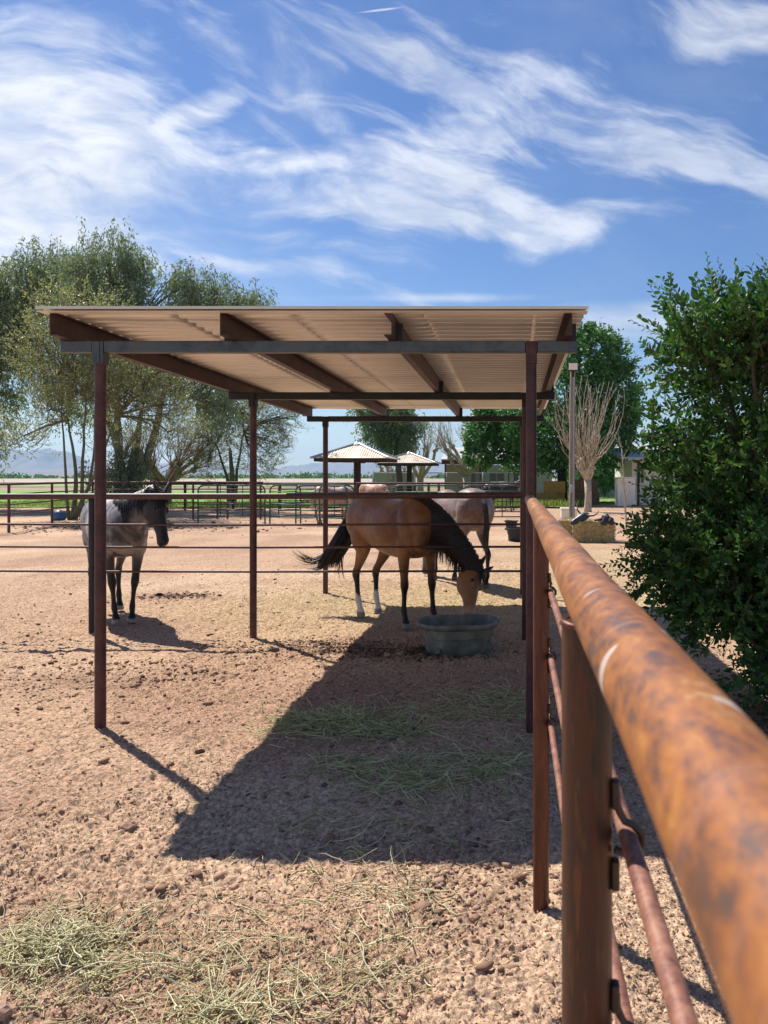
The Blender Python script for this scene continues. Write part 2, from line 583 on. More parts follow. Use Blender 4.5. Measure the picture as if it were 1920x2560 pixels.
def make_ground():
    us = [-6, -4, -2.6, -1.8, -1.3, -1.0, -0.85]
    us += list(np.linspace(-0.76, 0.40, 830))
    us += [0.47, 0.6, 0.8, 1.1, 1.6, 2.4, 4, 6]
    us = np.array(us)
    ys = list(np.linspace(-14, 1.2, 12)) + list(np.linspace(1.3, 2.2, 12))
    y = 2.25
    while y < 16:
        ys.append(y)
        y *= 1.0021
    while y < 60:
        ys.append(y)
        y *= 1.006
    while y < 14500:
        ys.append(y)
        y *= 1.08
    ys.append(15000)
    ys = np.array(ys)
    Y, U = np.meshgrid(ys, us, indexing='ij')
    X = np.clip(U * np.sqrt(Y * Y + 1.5), -9300, 9300)
    Z = ground_h(X, Y)
    V = np.stack([X, Y, Z], -1).reshape(-1, 3)
    nr, nc = X.shape
    i = np.arange(nr - 1)[:, None] * nc + np.arange(nc - 1)[None, :]
    F = np.stack([i, i + 1, i + nc + 1, i + nc], -1).reshape(-1, 4)
    # real soil colour: reddish dirt, straw-strewn patches, damp dung patches
    x, y = V[:, 0].astype(float), V[:, 1].astype(float)
    n = fbm(x * 0.8, y * 0.8, 4, 71)
    n2 = fbm(x * 6, y * 6, 4, 77)
    dirt = np.array(s2l('c19f82'))
    red = np.array(s2l('b08d75'))
    straw = np.array(s2l('bda57e'))
    damp = np.array(s2l('6e5141'))
    pale = np.array(s2l('ceae90'))

    def mixc(a, b, t):
        return a + (b - a) * np.clip(t, 0, 1)[:, None]
    c = mixc(np.tile(dirt, (len(V), 1)), red, (n - 0.42) * 3)
    c = mixc(c, pale, (fbm(x * 0.5 + 9, y * 0.5, 3, 83) - 0.55) * 4)
    # straw litter where the horses eat
    st = np.exp(-((x + 1.3) / 2.6) ** 2 - ((y - 10.6) / 2.0) ** 2) * 1.1 + np.exp(-((x - 1.6) / 2.5) ** 2 - ((y - 15) / 5) ** 2) * .7
    c = mixc(c, straw, st * (0.4 + n2))

    def spot(cx, cy, rx, ry, s=1.0):
        d = ((x - cx) / rx) ** 2 + ((y - cy) / ry) ** 2
        return np.exp(-d * 1.5) * s * np.clip(n2 * 3 - 0.9, 0, 1)
    dm = spot(-1.25, 7.75, .75, .28, 1.2) + spot(-1.9, 8.0, .5, .22, .9) + spot(-0.9, 7.55, .35, .25, .9) + spot(-4.95, 11.3, .45, .2, .9) + spot(-3.6, 6.6, .8, .5, .45)
    dm = dm + spot(-.15, 3.3, .25, .35, .55) + spot(-2.4, 2.9, .5, .3, .5) + spot(-13.5, 26.5, 2.5, 1.2, 1.0) + spot(-9, 33, 5, 2.0, .7)
    c = mixc(c, damp, dm)
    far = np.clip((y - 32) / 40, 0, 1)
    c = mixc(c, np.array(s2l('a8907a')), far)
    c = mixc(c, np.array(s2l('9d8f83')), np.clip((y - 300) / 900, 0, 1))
    m, nb, b = new_mat('trampled_reddish_dirt')
    at = nb.new('ShaderNodeAttribute', attribute_name='Col')
    tc = nb.new('ShaderNodeTexCoord')
    n1 = nb.noise(tc.outputs['Object'], 38, 8, 0.65)
    n2_ = nb.noise(tc.outputs['Object'], 170, 4, 0.6)
    k = nb.ss(nb.m('ADD', nb.m('MULTIPLY', n1, .6), nb.m('MULTIPLY', n2_, .4)), 0.38, 0.64, 0.46, 1.36)
    sc = nb.new('ShaderNodeVectorMath', operation='SCALE')
    nb.link(at.outputs['Color'], sc.inputs[0])
    nb.link(k, sc.inputs['Scale'])
    nb.link(sc.outputs[0], b.inputs['Base Color'])
    b.inputs['Roughness'].default_value = 0.95
    b.inputs['Specular IOR Level'].default_value = 0.15
    bp = nb.new('ShaderNodeBump')
    bp.inputs['Strength'].default_value = 0.9
    bp.inputs['Distance'].default_value = 0.012
    nb.link(n1, bp.inputs['Height'])
    bp2 = nb.new('ShaderNodeBump')
    bp2.inputs['Strength'].default_value = 0.6
    bp2.inputs['Distance'].default_value = 0.003
    nb.link(n2_, bp2.inputs['Height'])
    nb.link(bp.outputs[0], bp2.inputs['Normal'])
    nb.link(bp2.outputs[0], b.inputs['Normal'])
    o = fastmesh('ground', V, F, m, smooth=True, colors=c)
    tag(o, kind='structure')


make_ground()


def sheet(name, pts, z, mat, step=1.5, amp=0.04):
    """a slightly uneven sheet over polygon-ish quad strip pts = [(x0l,x0r,y0),(x1l,x1r,y1)...]"""
    V, F = [], []
    nc = 60
    rows = []
    for (a, b, y), (a2, b2, y2) in zip(pts[:-1], pts[1:]):
        k = 8
        for i in range(k):
            t = i / k
            rows.append((a + (a2 - a) * t, b + (b2 - b) * t, y + (y2 - y) * t))
    rows.append(pts[-1])
    for (a, b, y) in rows:
        for j in range(nc):
            x = a + (b - a) * j / (nc - 1)
            jag = 0.0 if 0 < j < nc - 1 else random.uniform(-.6, .6)
            V.append((x + jag, y + 0.25 * math.sin(x * 1.7) + random.uniform(-.1, .1), z + random.uniform(0, amp)))
    nr = len(rows)
    for i in range(nr - 1):
        for j in range(nc - 1):
            q = i * nc + j
            F.append((q, q + 1, q + nc + 1, q + nc))
    o = MB().add(V, F).build(name, mat, None, smooth=True)
    return tag(o, kind='structure')


random.seed(3)
mg = mat_noise('bright_green_crop', [s2l('4f7a26'), s2l('6c9a36'), s2l('88b048')], 3, 0.9, 0.6, bscale=30, bdist=.1)
mg2 = mat_noise('pale_green_crop', [s2l('75844c'), s2l('8f9c62')], .4, 0.9, 0.6, bscale=10, bdist=.1)
mt = mat_noise('dry_tan_field', [s2l('a39384'), s2l('b3a391')], .2, 0.95)
sheet('green_field', [(-120, 2.0, 43), (-150, 2.5, 62), (-180, 3.0, 92)], 0.03, mg)
sheet('far_green_field', [(-260, 2.0, 122), (-330, 2.0, 172)], 0.05, mg2)
sheet('far_dry_field', [(-600, 60, 200), (-1200, 120, 420)], 0.06, mt)
mlawn = mat_noise('lawn_grass', [s2l('4c6a2a'), s2l('66863a'), s2l('7d9950')], 3, 0.9, 0.5, bscale=30, bdist=.05)
sheet('lawn', [(4.2, 12.5, 50), (4.5, 16, 60), (2, 25, 80)], 0.05, mlawn)
mverge = mat_noise('weedy_grass_verge', [s2l('5b6a34'), s2l('76824a'), s2l('8f9462')], 2, 0.9, 0.6, bscale=20, bdist=.08)
sheet('grass_verge', [(-11, 3.4, 42), (-12, 3.8, 52), (-14, 4.2, 63)], 0.055, mverge)

# ------------------------------------------------------------------ straw, hay, clods (nobody could count them)
EDGE = {}


def strands(name, spots, mat, seg=4, width=0.0032, label=None, curl=0.9, lift=0.03, seed=1, lens=(0.05, 0.2)):
    """spots: (cx, cy, sx, sy, n, pile height)"""
    r = np.random.default_rng(seed)
    C = []
    for (cx, cy, sx, sy, n, ph) in spots:
        p = r.normal(0, 1, (n, 2)) * [sx, sy] + [cx, cy]
        rr = np.exp(-(((p[:, 0] - cx) / sx) ** 2 + ((p[:, 1] - cy) / sy) ** 2) * 0.7)
        C.append(np.column_stack([p, r.uniform(0, 1, n) * rr * ph]))
    C = np.concatenate(C)
    n = len(C)
    L = r.uniform(lens[0], lens[1], n)
    a = r.uniform(0, 2 * np.pi, n)
    el = r.normal(0, 0.18, n) + lift * 3
    k = seg + 1
    pts = np.zeros((n, k, 3))
    ang = a.copy()
    pos = C.copy()
    da = r.normal(0, curl, n) / seg
    de = r.normal(-0.1, 0.35, n) / seg
    for i in range(k):
        pts[:, i] = pos
        step = L / seg
        pos = pos + np.column_stack([np.cos(ang) * np.cos(el) * step, np.sin(ang) * np.cos(el) * step, np.sin(el) * step])
        ang = ang + da + r.normal(0, 0.12, n)
        el = el + de
    g = ground_h(pts[:, :, 0].ravel(), pts[:, :, 1].ravel()).reshape(n, k)
    pts[:, :, 2] = np.maximum(pts[:, :, 2], 0.002) + g
    w = width * r.uniform(0.6, 1.4, n)
    sx = -np.sin(a)[:, None] * w[:, None]
    sy = np.cos(a)[:, None] * w[:, None]
    V = np.zeros((n, k, 3, 3))
    V[:, :, 0] = pts + np.stack([np.repeat(sx, k, 1), np.repeat(sy, k, 1), np.zeros((n, k))], -1)
    V[:, :, 1] = pts - np.stack([np.repeat(sx, k, 1), np.repeat(sy, k, 1), np.zeros((n, k))], -1)
    V[:, :, 2] = pts + np.array([0, 0, 1]) * w[:, None, None] * 1.3
    base = (np.arange(n)[:, None, None] * k + np.arange(seg)[None, :, None]) * 3
    F = []
    for s0, s1 in ((0, 1), (1, 2), (2, 0)):
        F.append(np.concatenate([base + s0, base + s1, base + 3 + s1, base + 3 + s0], -1))
    F = np.concatenate(F, 1).reshape(-1, 4)
    o = fastmesh(name, V.reshape(-1, 3), F, mat)
    return tag(o, label, 'hay' if 'hay' in name else 'straw', kind='stuff')


def island_mat(name, c1, c2, c3, rough=0.7):
    m, nb, b = new_mat(name)
    geo = nb.new('ShaderNodeNewGeometry')
    nb.link(nb.ramp(geo.outputs['Random Per Island'], [(0.0, c1), (0.5, c2), (1.0, c3)]), b.inputs['Base Color'])
    b.inputs['Roughness'].default_value = rough
    return m


mh1 = island_mat('fresh_green_hay', s2l('96955a'), s2l('bcb878'), s2l('dad2a4'))
mh2 = island_mat('pale_green_hay', s2l('a29c6c'), s2l('cac294'), s2l('e4dcb8'))
mh3 = island_mat('dry_straw', s2l('937a58'), s2l('b49a72'), s2l('cdb994'))
strands('green_hay', [(-1.25, 5.5, .22, .14, 900, .06), (-1.0, 5.35, .18, .10, 260, .04), (-.95, 4.6, .16, .13, 150, .03), (-.55, 4.5, .18, .17, 230, .03),
                      (-.12, 4.65, .15, .2, 190, .03), (-.5, 5.6, .45, .4, 260, .015), (-.1, 6.0, .3, .25, 260, .015), (-.7, 5.0, .6, .5, 170, .01), (-.6, 4.1, .4, .2, 90, .01)],
        mh1, label='green hay scattered in the shade under the shelter roof', seed=2, width=.0028)
strands('pale_hay', [(-1.72, 2.86, .13, .09, 230, .06), (-1.45, 2.72, .25, .08, 120, .03), (-1.05, 2.78, .2, .06, 60, .03), (-1.66, 2.84, .08, .06, 130, .07), (-.98, 2.52, .15, .07, 170, .05),
                     (-.62, 2.55, .2, .1, 50, .02), (-1.75, 2.5, .3, .1, 90, .02), (-1.3, 3.0, .5, .15, 90, .02), (-.5, 3.2, .12, .14, 70, .02), (-.55, 2.75, .1, .12, 60, .02),
                     (-1.1, 3.3, .6, .3, 50, .01), (-2.0, 2.8, .15, .2, 60, .02), (-.75, 3.55, .2, .2, 40, .01)],
        mh2, label='pale green hay scattered over sunlit dirt in the foreground', seed=5, width=.0023, lift=.05, curl=1.0, lens=(.05, .24))
strands('straw_litter', [(-1.6, 10.4, 1.9, 1.3, 4200, .01), (0.3, 13, 2, 2, 1500, .01), (1.0, 11.5, .5, 2.5, 900, .01), (-3.5, 8, 2.5, 2.2, 1200, .005), (-1.2, 4.6, 1.4, 1.2, 1100, .005), (-.8, 3.0, .8, .5, 500, .004),
                         (1.0, 3.6, .5, .8, 300, .004), (-3.4, 5, 1.2, 1.2, 500, .004), (-1, 7, 1.2, .8, 500, .004)],
        mh3, label='fine dry straw littering the trampled dirt', seed=9, width=.002, seg=2, lens=(.02, .09))


def chaff():
    r = np.random.default_rng(13)
    n = 120000
    y = 2.3 / (1 - r.uniform(0, 1, n) ** 1.0 * .86)
    u = r.uniform(-.72, .36, n)
    x = u * y
    k = fbm(x * 1.7, y * 1.7, 3, 91)
    keep = r.uniform(0, 1, n) < np.clip((k - .30) * 3.2, .12, 1)
    x, y = x[keep], y[keep]
    n = len(x)
    s = (.0022 + r.exponential(.0019, n)) * (1 + .05 * y)
    s = np.minimum(s, .012)
    a = r.uniform(0, np.pi, n)
    el = r.normal(0, .35, n)
    D = np.column_stack([np.cos(a) * np.cos(el), np.sin(a) * np.cos(el), np.sin(el)])
    S = np.column_stack([-np.sin(a), np.cos(a), r.normal(0, .4, n)])
    c = np.column_stack([x, y, ground_h(x, y) + .003 + s * .3])
    w = (s * r.uniform(.2, .8, n))[:, None]
    s = s[:, None]
    N = np.cross(D, S)
    V = np.stack([c - D * s, c + S * w, c + D * s, c - S * w, c + N * w * .3], 1)
    b = np.arange(n)[:, None] * 5
    F = np.concatenate([b + [[0, 1, 4]], b + [[1, 2, 4]], b + [[2, 3, 4]], b + [[3, 0, 4]]])
    m, nb, bb = new_mat('chaff_and_crumbs')
    geo = nb.new('ShaderNodeNewGeometry')
    nb.link(nb.ramp(geo.outputs['Random Per Island'], [(0.0, s2l('5f4838')), (0.25, s2l('8a6a54')), (.55, s2l('b08a6c')), (.9, s2l('c3a382')), (1.0, s2l('d0ba94'))]), bb.inputs['Base Color'])
    bb.inputs['Roughness'].default_value = .95
    o = fastmesh('chaff', V.reshape(-1, 3), F, m)
    tag(o, 'dry crumbs of dirt and chaff covering the whole pen', 'chaff', kind='stuff')


chaff()


def clods(name='dirt_clods', label='broken clods of reddish dirt strewn over the pen', cols=('6b4f40', '94725c', 'b5917a'), sp=None, seed=11):
    r = np.random.default_rng(seed)
    spots = sp or [(-3.4, 6.7, .8, .5, 700, 1.2), (-1.6, 4.4, 1.6, 1.6, 1300, .9), (-.18, 3.35, .2, .3, 420, 1.0), (-1.6, 7.8, .8, .3, 900, 1.2), (-4.9, 11.3, .5, .3, 200, .9),
             (-2, 3.0, 1.0, .6, 700, 1.0), (-4, 9, 2.5, 2.5, 1300, 1.2), (.9, 3.0, .4, .8, 260, .7), (-13, 27, 3, 2, 500, 4), (-1, 2.6, .8, .3, 300, .9)]
    phi = (1 + 5 ** .5) / 2
    ico = np.array([(-1, phi, 0), (1, phi, 0), (-1, -phi, 0), (1, -phi, 0), (0, -1, phi), (0, 1, phi), (0, -1, -phi), (0, 1, -phi), (phi, 0, -1), (phi, 0, 1), (-phi, 0, -1), (-phi, 0, 1)]) / 1.9
    fi = np.array([(0, 11, 5), (0, 5, 1), (0, 1, 7), (0, 7, 10), (0, 10, 11), (1, 5, 9), (5, 11, 4), (11, 10, 2), (10, 7, 6), (7, 1, 8), (3, 9, 4), (3, 4, 2), (3, 2, 6), (3, 6, 8), (3, 8, 9), (4, 9, 5), (2, 4, 11), (6, 2, 10), (8, 6, 7), (9, 8, 1)])
    Vs, Fs = [], []
    k = 0
    for cx, cy, sx, sy, n, sc in spots:
        p = r.normal(0, 1, (n, 2)) * [sx, sy] + [cx, cy]
        g = ground_h(p[:, 0], p[:, 1])
        for i in range(n):
            s = 0.0045 * sc * (1 + r.exponential(1.0))
            s = min(s, .03 * max(1, sc))
            v = ico * r.uniform(0.35, 1.4, (12, 1)) * r.uniform(.8, 1.2, (12, 3)) * [s * 1.25, s, s * .6]
            a = r.uniform(0, 6.28)
            c_, s_ = math.cos(a), math.sin(a)
            v = np.column_stack([v[:, 0] * c_ - v[:, 1] * s_, v[:, 0] * s_ + v[:, 1] * c_, v[:, 2]])
            Vs.append(v + [p[i, 0], p[i, 1], g[i] + s * .2])
            Fs.append(fi + k)
            k += 12
    m = island_mat('crumbly_' + name, s2l(cols[0]), s2l(cols[1]), s2l(cols[2]), .95)
    o = fastmesh(name, np.concatenate(Vs), np.concatenate(Fs), m)
    tag(o, label, name.replace('_', ' '), kind='stuff')


clods()
clods('horse_droppings', 'dark trampled droppings around the tub and left of the tan horse', ('3a2c22', '54402f', '6e5440'),
      [(-1.25, 7.75, .55, .16, 1100, .85), (-.85, 7.55, .3, .12, 500, .8), (-1.95, 8.0, .35, .14, 400, .85), (-4.95, 11.3, .3, .12, 260, 1.3), (-3.4, 7.0, .7, .4, 200, .9), (-13.6, 26.6, 1.6, .6, 260, 3.5), (-1.4, 2.85, .4, .2, 60, .6), (-.2, 3.2, .12, .18, 120, .6)], 23)
tw_ = MB()
tw_.tube([(-.17 + .10 * math.cos(k * .21 + 1) * (1 - k / 70) + k * .003, 3.72 + .07 * math.sin(k * .21 + 1) + .002 * k, gz(-.1, 3.72) + .018 + .004 * math.sin(k)) for k in range(44)], .0022, 5)
tag(tw_.build('baling_twine', mat_noise('pale_twine', [s2l('a89a84'), s2l('c0b49c')], 9, .8), None, True), 'loop of pale baling twine lying in the shelter shade by the fence post', 'twine')


def rock(x, y, s, label, col='9a7a68', name='stone'):
    r = random.Random(int(x * 100 + y * 7))
    mb = MB()
    V, F = [], []
    n, mm = 10, 6
    for i in range(mm + 1):
        th = math.pi * i / mm
        for j in range(n):
            a = 2 * math.pi * j / n
            q = s * (1 + r.uniform(-.22, .22))
            V.append((x + q * 1.3 * math.sin(th) * math.cos(a), y + q * math.sin(th) * math.sin(a), gz(x, y) + q * .6 * math.cos(th) + s * .2))
    for i in range(mm):
        for j in range(n):
            F.append((i * n + j, (i + 1) * n + j, (i + 1) * n + (j + 1) % n, i * n + (j + 1) % n))
    o = mb.add(V, F).build(name, mat_noise('rough_' + name, [s2l('7d6253'), s2l(col), s2l('b99a86')], 18, .9, .4))
    return tag(o, label, name)


rock(-1.93, 3.84, .035, 'reddish stone at the left edge of the sunlit dirt', 'a5806c')
rock(-1.68, 2.50, .04, 'reddish stone at the bottom left beside pale hay', 'ab8875')
rock(-.83, 4.18, .022, 'small round pinkish stone lying in the shelter shade')
rock(-.06, 4.42, .017, 'small pale stone beside green hay near the rusty fence post', 'b09a84')
# ------------------------------------------------------------------ shade shelter
def beam_z(y):
    return 2.658 - 0.008 * (y - 5.37)


SH = thing('shade_shelter', 'steel pipe shade shelter with a flat tan corrugated roof over the horse pen', 'shelter', (-1.38, 8.4, 0))
ROWS = [(5.37, -2.89, 0.115), (8.42, -2.86, 0.115), (11.47, -2.82, 0.115)]
BW = 0.04
for k, (y, xl, xr) in enumerate(ROWS):
    bz = beam_z(y)
    for side, x in ((0, xl), (1, xr)):
        r = 0.0375
        post = MB().tube([(x, y, -0.1), (x, y, bz - BW - 0.075)], r, 20).build('post', M['maroon'], SH, True, 40)
        # squared saddle on top of the post that carries the beam
        mbs = MB()
        mbs.box((x - r - 0.001, y - r - 0.006, bz - BW - 0.08), (x + r + 0.001, y + r + 0.006, bz + BW - 0.004), 0.004)
        mbs.box((x - .012, y - r - 0.013, bz - BW - 0.08), (x + .018, y - r - 0.007, bz + BW - 0.01))
        mbs.build('saddle', M['blue'] if (k == 0 and side == 0) else (M['maroon'] if k == 0 else M['darksteel']), post)
    x0, x1 = -3.15 + 0.03 * k, 0.435
    mb = MB()
    segs = [(x0, xl - .0395), (xl + .0395, xr - .0395), (xr + .0395, x1)]
    for a, b in segs:
        mb.box((a, y - 0.036, bz - BW), (b, y + 0.036, bz + BW), 0.005)
    mb.build('beam', M['blue'] if k == 0 else M['darksteel'], SH)
PX = [-3.115, -1.975, -0.82, 0.385]
PH = 0.152


def channel(x, y0, y1, sg=1):
    mb = MB()
    t, w = 0.007, 0.055
    prof = [(0, 0), (0, PH), (-w, PH), (-w, PH - t), (-t, PH - t), (-t, t), (-w, t), (-w, 0)]
    V = []
    for y in (y0, y1):
        zb = beam_z(y) + BW + .002
        for a, b in prof:
            V.append((x + a * sg, y, zb + b))
    n = len(prof)
    F = [(i, (i + 1) % n, n + (i + 1) % n, n + i) for i in range(n)]
    F += [(0, 1, 2, 3, 4, 5, 6, 7), (15, 14, 13, 12, 11, 10, 9, 8)]
    F = [q if sg > 0 else tuple(reversed(q)) for q in F]
    mb.add(V, F)
    return mb


for i, x in enumerate(PX):
    pu = channel(x, 5.155, 11.83, -1 if i < 2 else 1).build('purlin', M['purlin'], SH)
    for (y, xl, xr) in ROWS:
        cl = MB()
        zb = beam_z(y) + BW
        if i >= 2:
            cl.box((x + .001, y - .035, zb), (x + .007, y + .035, zb + PH * .82))
            cl.box((x + .007, y - .030, zb), (x + .040, y + .030, zb + PH * .80))
        else:
            cl.box((x - .007, y - .035, zb), (x - .001, y + .035, zb + PH * .82))
            cl.box((x - .040, y - .030, zb), (x - .007, y + .030, zb + PH * .3))
        cl.build('clip', M['darksteel'], pu)


def roof():
    m, nb, b = new_mat('tan_painted_roof_sheet')
    tc = nb.new('ShaderNodeTexCoord')
    n = nb.noise(tc.outputs['Object'], 1.3, 5, .6)
    mp = nb.new('ShaderNodeMapping')
    mp.inputs['Scale'].default_value = (.35, 9, 1)
    nb.link(tc.outputs['Object'], mp.inputs[0])
    n2 = nb.noise(mp.outputs[0], 2.0, 4, .6)
    c = nb.ramp(nb.m('ADD', nb.m('MULTIPLY', n, .5), nb.m('MULTIPLY', n2, .5)), [(0.35, s2l('cfcac6')), (0.5, s2l('dedad6')), (0.65, s2l('e8e5e2'))])
    nb.link(c, b.inputs['Base Color'])
    b.inputs['Roughness'].default_value = .28
    b.inputs['Metallic'].default_value = 0.35
    ys = np.arange(5.12, 11.95, 0.0075)
    per = 0.15
    ph = ((ys - 5.12) / per) % 1.0
    prof = 0.026 * np.clip((np.abs(ph - .5) - .13) / .12, 0, 1)
    X0, X1 = -3.158, 0.475
    laps = [X0, -2.36, -1.5, -.66, .16, X1]
    mb = MB()
    for k, (a, b2) in enumerate(zip(laps[:-1], laps[1:])):
        a_, b_ = a - (0.035 if k else 0), b2 + (0.035 if k < 4 else 0)
        off = 0.0016 * (k % 2)
        xs = np.linspace(a_, b_, 9)
        for top in (0, 1):
            pass
        V = []
        for xx in xs:
            for y, pz in zip(ys, prof):
                wob = 0.0015 * math.sin(xx * 9 + y * 5 + k)
                V.append((xx, y, beam_z(y) + BW + PH + 0.004 + off + pz + wob))
        n_ = len(ys)
        F = []
        for i in range(len(xs) - 1):
            for j in range(n_ - 1):
                q = i * n_ + j
                F.append((q, q + n_, q + n_ + 1, q + 1))
        mb.add(V, F)
    o = mb.build('roof_sheet', m, SH, True)
    s = o.modifiers.new('t', 'SOLIDIFY')
    s.thickness = 0.0012
    # flat front flashing and side trims
    zt = beam_z(5.12) + BW + PH
    tr = MB()
    tr.box((X0 - .012, 5.087, zt + 0.012), (X1 + .012, 5.092, zt + 0.031))
    tr.box((X0 - .012, 5.0925, zt + 0.0285), (X1 + .012, 5.20, zt + 0.031))
    tr.box((X0 - .010, 5.0925, zt - 0.0015), (X1 + .010, 5.20, zt + 0.0015))
    tr.build('front_trim', mat_noise('pale_trim', [s2l('d9d2c2'), s2l('e8e2d4')], 3, .4), SH)


roof()

# ------------------------------------------------------------------ cross fence under the shelter's middle row
CF = thing('pipe_fence', 'maroon pipe cross fence with three thin rods running behind the shelter posts', 'fence', (-4.69, 8.58, 0))
CY = 8.52 + .02
for rn, (z, r) in (('top_rail', (1.535, .0345)),):
    MB().tube([(-14, CY, z), (-7, CY, z - .004), (-2.9, CY, z), (0.04, CY, z + .012), (.09, CY - .02, z + .012)], r, 16).build('top_rail', M['darkrail'], CF, True, 40)
for z in (1.225, 0.975, 0.705):
    MB().tube([(-14, CY, z), (-9, CY, z - .012), (-6.2, CY, z + .004), (-4.7, CY, z - .004), (-2.86, CY, z - .008), (-1.3, CY, z - .002), (0.09, CY, z)], .0125, 8).build('rod', M['darkrail'], CF, True)
for x in (-4.69, -7.75, -10.8, -13.9):
    MB().tube([(x, CY, -.1), (x, CY, 1.50)], .034, 14).build('post', M['darksteel'] if x > -5 else M['maroon'], CF, True, 40)

# ------------------------------------------------------------------ near fence on the right
RF = thing('pipe_fence', 'rusty orange pipe fence running from the foreground back to the shelter corner post', 'fence', (.1, 3.1, 0))
XR, ZR = 0.104, 1.598
npt = 40
MB().tube([(XR + .0008 * math.sin(i * 1.3), -2.5 + (5.31 + 2.5) * i / npt, ZR + .001 * math.sin(i * .9)) for i in range(npt + 1)], .0368, 40).build('top_rail', M['rail'], RF, True, 40)
FPOST = [(0.0955, 1.02, .0335), (0.1075, 3.16, .0325)]
for (x, y, r) in FPOST + [(.10, -1.0, .036)]:
    p = MB().tube([(x, y, -.15), (x, y, .6), (x, y, ZR - .03)], r, 28).build('post', M['fpost2' if y > 2 else 'fpost'], RF, True, 40)
    # weld bead where the post meets the rail
    pts = []
    for k in range(25):
        a = 2 * math.pi * k / 24
        pts.append((x + (r - .001) * math.cos(a), y + (r - .001) * math.sin(a), ZR - .032 + .001 * math.sin(k * 5)))
    MB().tube(pts, .0045, 6, cap=False).build('weld', M['fpost2'], p, True)
RODX = .148
RZ = (1.285, 1.02, .75)
for z in RZ:
    MB().tube([(RODX + .002 * math.sin(i), -2.5 + 7.75 * i / 16, z + .004 * math.sin(i * .8)) for i in range(17)], .0122, 14).build('rod', M['rod'], RF, True, 40)
hook_m = rust_mat('dark_weld_hook', [s2l('2c2726'), s2l('3c322e'), s2l('4c3e38')], 20, .2, .5)
for (x, y, r) in FPOST:
    for z in RZ:
        xs = x + r
        h = MB()
        rr = .0122 + .006
        h.tube([(xs + .004, y - .012, z + .062), (xs + .005, y - .012, z + .045), (xs + .009, y - .012, z + .034), (RODX - .004, y - .012, z + .023), (RODX + .008, y - .012, z + .018), (RODX + rr, y - .012, z + .006), (RODX + rr + .001, y - .012, z - .006), (RODX + .010, y - .012, z - .018), (RODX - .004, y - .012, z - .019), (xs + .002, y - .012, z - .014)], .0052, 8)
        h.box((xs - .003, y - .02, z + .040), (xs + .0075, y - .004, z + .078), .002)
        h.box((xs - .003, y - .02, z - .066), (xs + .0075, y - .004, z - .026), .002)
        h.build('rod_hook', hook_m, RF, True, 40)

# ------------------------------------------------------------------ rubber stock tubs
def oval_tub(name, label, cx, cy, rx, ry, h, rz, mat, feed=None, group=None, flare=.86):
    t = thing(name, label, 'tub', (cx, cy, gz(cx, cy)), rz, local=True, group=group)
    z0 = -.012
    prof = [(flare * .93, z0), (flare * .97, z0 + .01), (flare * 1.0, .09), (flare * 1.01, h * .52), (flare * 1.055, h * .54), (flare * 1.06, h * .60), (flare * 1.08, h * .82),
            (1.0, h * .84), (1.03, h * .88), (1.035, h * .94), (1.02, h * .99), (.985, h), (.955, h * .985), (.935, h * .94), (flare * 1.0, h * .6), (flare * .94, .10), (flare * .90, .05), (.4, .045), (.02, .045)]
    n = 72
    V, F = [], []
    for j, (s, z) in enumerate(prof):
        for i in range(n):
            a = 2 * math.pi * i / n
            e = 2.5
            ca, sa = math.cos(a), math.sin(a)
            q = (abs(ca) ** e + abs(sa) ** e) ** (-1 / e)
            lip = 0
            if 7 <= j <= 13 and min(abs(a % math.pi), math.pi - abs(a % math.pi)) < .25:
                lip = .018
            V.append(((rx * s + lip) * ca * q, ry * s * sa * q, z + (0.006 * math.sin(3 * a + 1) if j > 6 else 0)))
    for j in range(len(prof) - 1):
        for i in range(n):
            k = (i + 1) % n
            F.append((j * n + i, j * n + k, (j + 1) * n + k, (j + 1) * n + i))
    F.append(tuple((len(prof) - 1) * n + i for i in range(n)))
    F.append(tuple(reversed(range(n))))
    MB().add(V, F).build('basin', mat, t, True, 50, world=False)
    if feed:
        MB().tube([(0, 0, .045), (0, 0, feed)], [min(rx, ry) * .88] * 2, 40).build('water', feed_mat, t, True, 40, world=False)
    # moulded drain plug and rim grips
    g = MB()
    g.tube([(-rx * flare * .75, -ry * flare * .82, .07), (-rx * flare * .76, -ry * flare * .97, .07)], .028, 12)
    g.build('drain_plug', mat, t, True, 40, world=False)
    for sx in (-1, 1):
        gr = MB()
        gr.tube([(sx * rx * 1.0, -.09, h * .9), (sx * rx * 1.06, -.06, h * .93), (sx * rx * 1.07, 0, h * .94), (sx * rx * 1.06, .06, h * .93), (sx * rx * 1.0, .09, h * .9)], .014, 8)
        gr.build('grip', mat, t, True, 60, world=False)
    return t


feed_mat = mat_noise('damp_feed', [s2l('3a3428'), s2l('5a5038')], 30, .9, .5)
oval_tub('feed_tub', 'large oval grey-green rubber tub on the dirt under the grazing tan horse', -.575, 7.80, .385, .33, .315, R(14), M['tub'])
oval_tub('feed_tub', 'round black tub on straw between the shelter corner post and the grey horse', .16, 21.0, .40, .40, .36, 0, M['black_rubber'])
oval_tub('feed_tub', 'small dark tub standing before the green panel behind the round black tub', -.12, 26.4, .22, .22, .24, 0, M['black_rubber'])
